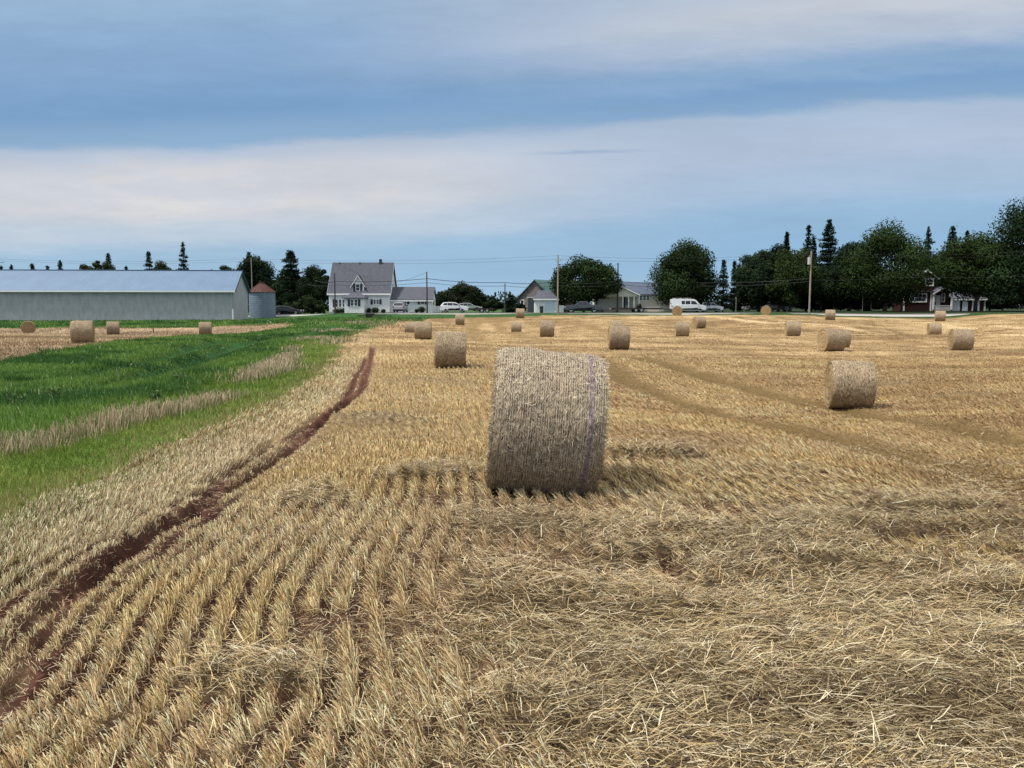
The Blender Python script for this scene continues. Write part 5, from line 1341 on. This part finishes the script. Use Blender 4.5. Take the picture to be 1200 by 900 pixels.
cable([wp(-10, 305, 172), wp(296.3, 306, 152), wp(653.5, 303.5, 120.5), wp(948.3, 299, 121), wp(1240, 296, 121)], .6, 'second highest thin cable, just under the top one', .014)
cable([wp(500.6, 319, 129), wp(465, 331, 138)], .1, 'service cable dropping from the wing pole to the farmhouse gable', .018)
cable([wp(724, 309, 140), wp(692, 322, 142)], .1, 'service cable sloping from the bungalow pole into the round tree', .018)
cable([wp(948, 328, 121), wp(1050, 325, 122), wp(1240, 322, 121)], .2, 'roadside cable across the dark trees right of the transformer pole', .02)

# ---------------------------------------------------------------- sky, sun, camera
SUN_EL, SUN_AZ = R(60), R(252)          # azimuth measured clockwise from +Y (view direction): behind left
def world():
    w = bpy.data.worlds.new('World'); scene.world = w; w.use_nodes = True
    nt = w.node_tree; N = nt.nodes; Lk = nt.links
    for n in list(N): N.remove(n)
    out = N.new('ShaderNodeOutputWorld'); bg1 = N.new('ShaderNodeBackground'); bg2 = N.new('ShaderNodeBackground'); mix = N.new('ShaderNodeMixShader')
    sky = N.new('ShaderNodeTexSky'); sky.sky_type = 'NISHITA'; sky.sun_disc = False; sky.sun_elevation = SUN_EL; sky.sun_rotation = SUN_AZ
    bg1.inputs['Strength'].default_value = .08; Lk.new(sky.outputs[0], bg1.inputs['Color'])
    tc = N.new('ShaderNodeTexCoord'); sx = N.new('ShaderNodeSeparateXYZ'); Lk.new(tc.outputs['Generated'], sx.inputs[0])
    def mth(op, a, b=None, c=None):
        n = N.new('ShaderNodeMath'); n.operation = op
        for i, v in enumerate((a, b, c)):
            if v is None: continue
            if isinstance(v, (int, float)): n.inputs[i].default_value = v
            else: Lk.new(v, n.inputs[i])
        return n.outputs[0]
    X, Y, Z = sx.outputs
    hyp = mth('MAXIMUM', mth('SQRT', mth('ADD', mth('MULTIPLY', X, X), mth('MULTIPLY', Y, Y))), .02)
    ya = mth('MAXIMUM', mth('ABSOLUTE', Y), .25)
    v = mth('DIVIDE', Z, ya); u = mth('DIVIDE', X, ya)
    cmb = N.new('ShaderNodeCombineXYZ'); Lk.new(u, cmb.inputs[0]); Lk.new(v, cmb.inputs[1])
    def noise(scale, sxy, off, det=5, rough=.55):
        mp = N.new('ShaderNodeMapping'); mp.inputs['Scale'].default_value = (*sxy, 1); mp.inputs['Location'].default_value = off; Lk.new(cmb.outputs[0], mp.inputs['Vector'])
        n = N.new('ShaderNodeTexNoise'); n.inputs['Scale'].default_value = scale; n.inputs['Detail'].default_value = det; n.inputs['Roughness'].default_value = rough; Lk.new(mp.outputs[0], n.inputs['Vector']); return n.outputs['Fac']
    n1 = noise(1.0, (2.2, 9), (3.1, 1.7, 0)); n2 = noise(1.0, (4.5, 24), (7.3, 2.2, 0), 9, .68); n3 = noise(1.0, (1.3, 3.4), (.3, 5.2, 0), 3)
    eu = N.new('ShaderNodeMapRange'); eu.interpolation_type = 'SMOOTHSTEP'; eu.inputs['From Min'].default_value = -.45; eu.inputs['From Max'].default_value = .68; eu.inputs['To Min'].default_value = -.037; eu.inputs['To Max'].default_value = .033; Lk.new(u, eu.inputs['Value'])
    w_ = mth('SUBTRACT', v, eu.outputs[0])
    w_ = mth('ADD', w_, mth('MULTIPLY', mth('SUBTRACT', n1, .5), .03))
    w_ = mth('ADD', w_, mth('MULTIPLY', mth('SUBTRACT', n2, .5), .042))
    def ramp(pts, fac):
        r = N.new('ShaderNodeValToRGB'); r.color_ramp.interpolation = 'B_SPLINE' if False else 'EASE'
        el = r.color_ramp.elements
        while len(el) > 1: el.remove(el[-1])
        el[0].position = pts[0][0]; el[0].color = (*lin(pts[0][1]), 1)
        for p, c in pts[1:]: e = el.new(p); e.color = (*lin(c), 1)
        Lk.new(fac, r.inputs[0]); return r.outputs[0]
    left = ramp([(0, (178,206,228)), (.05, (158,193,222)), (.088, (160,194,222)), (.118, (190,206,223)), (.15, (210,213,220)), (.195, (206,210,219)), (.212, (188,200,218)), (.230, (142,175,208)), (.265, (124,162,203)), (.33, (138,171,208)), (.40, (154,184,214)), (.47, (168,192,220)), (.7, (196,206,222)), (1, (225,228,232))], w_)
    right = ramp([(0, (165,198,224)), (.05, (146,185,218)), (.08, (150,186,218)), (.13, (172,194,219)), (.17, (180,196,219)), (.207, (174,193,216)), (.225, (133,168,205)), (.242, (127,164,204)), (.262, (142,174,209)), (.30, (184,197,215)), (.33, (200,207,218)), (.36, (190,201,217)), (.42, (204,209,219)), (.7, (205,212,224)), (1, (225,228,232))], w_)
    f = N.new('ShaderNodeMapRange'); f.interpolation_type = 'SMOOTHSTEP'; f.inputs['From Min'].default_value = -.28; f.inputs['From Max'].default_value = .34
    Lk.new(mth('ADD', u, mth('MULTIPLY', mth('SUBTRACT', n3, .5), .5)), f.inputs['Value'])
    mx = N.new('ShaderNodeMix'); mx.data_type = 'RGBA'; Lk.new(f.outputs[0], mx.inputs['Factor']); Lk.new(left, mx.inputs['A']); Lk.new(right, mx.inputs['B'])
    # soft mottling of the cloud sheet
    br = N.new('ShaderNodeMapRange'); br.inputs['From Min'].default_value = .3; br.inputs['From Max'].default_value = .7; br.inputs['To Min'].default_value = .94; br.inputs['To Max'].default_value = 1.07; Lk.new(n2, br.inputs['Value'])
    zb = N.new('ShaderNodeMapRange'); zb.interpolation_type = 'SMOOTHSTEP'; zb.inputs['From Min'].default_value = .38; zb.inputs['From Max'].default_value = .85; zb.inputs['To Min'].default_value = 1.0; zb.inputs['To Max'].default_value = ZEN; Lk.new(Z, zb.inputs['Value'])
    Lk.new(mx.outputs['Result'], bg2.inputs['Color']); Lk.new(mth('MULTIPLY', br.outputs[0], zb.outputs[0]), bg2.inputs['Strength'])
    # thin dark streak of cloud above the middle of the field, and cream lights in the left cloud
    def band(val, c0, wd):
        e = mth('DIVIDE', mth('SUBTRACT', val, c0), wd); return mth('POWER', 2.718, mth('MULTIPLY', mth('MULTIPLY', e, e), -1.0))
    vs_ = mth('ADD', v, mth('MULTIPLY', mth('SUBTRACT', n2, .5), .012))
    sk = mth('MULTIPLY', band(mth('SUBTRACT', vs_, mth('MULTIPLY', u, .02)), .182, .0022), band(u, .09, .06))
    m2 = N.new('ShaderNodeMix'); m2.data_type = 'RGBA'; Lk.new(mth('MULTIPLY', sk, .55), m2.inputs['Factor']); Lk.new(mx.outputs['Result'], m2.inputs['A']); m2.inputs['B'].default_value = (*lin(140, 165, 200), 1)
    n4 = noise(1.0, (6, 26), (1.3, 9.2, 0), 6, .6); cr_ = N.new('ShaderNodeMapRange'); cr_.interpolation_type = 'SMOOTHSTEP'; cr_.inputs['From Min'].default_value = .47; cr_.inputs['From Max'].default_value = .68; Lk.new(n4, cr_.inputs['Value'])
    cf = mth('MULTIPLY', mth('MULTIPLY', cr_.outputs[0], band(w_, .165, .04)), band(u, -.4, .3))
    m3 = N.new('ShaderNodeMix'); m3.data_type = 'RGBA'; Lk.new(mth('MULTIPLY', cf, .6), m3.inputs['Factor']); Lk.new(m2.outputs['Result'], m3.inputs['A']); m3.inputs['B'].default_value = (*lin(230, 226, 222), 1)
    Lk.new(m3.outputs['Result'], bg2.inputs['Color'])
    mix.inputs[0].default_value = .93; Lk.new(bg1.outputs[0], mix.inputs[1]); Lk.new(bg2.outputs[0], mix.inputs[2]); Lk.new(mix.outputs[0], out.inputs['Surface'])
ZEN = 1.6
world()
sd = bpy.data.lights.new('sun', 'SUN'); sd.energy = 4.4; sd.angle = R(6); sd.color = (1, .95, .86)
so = bpy.data.objects.new('sun', sd); col.objects.link(so)
dirv = np.array([math.sin(SUN_AZ) * math.cos(SUN_EL), math.cos(SUN_AZ) * math.cos(SUN_EL), math.sin(SUN_EL)])
from mathutils import Vector
so.rotation_euler = Vector(dirv).to_track_quat('Z', 'Y').to_euler()
cd = bpy.data.cameras.new('camera'); cd.sensor_width = 36; cd.sensor_fit = 'HORIZONTAL'; cd.lens = FPX / 1200 * 36; cd.clip_end = 8000; cd.clip_start = .05
co = bpy.data.objects.new('camera', cd); col.objects.link(co); co.location = (0, 0, CAMZ); co.rotation_euler = (math.pi / 2 - PITCH, 0, 0)
scene.camera = co
vs = scene.view_settings; vs.view_transform = 'Standard'; vs.look = 'None'; vs.exposure = EXPO if 'EXPO' in globals() else 0.0; vs.gamma = 1; vs.use_curve_mapping = False
scene.cycles.max_bounces = 5; scene.cycles.diffuse_bounces = 3; scene.cycles.transparent_max_bounces = 4
scene.cycles.use_denoising = True
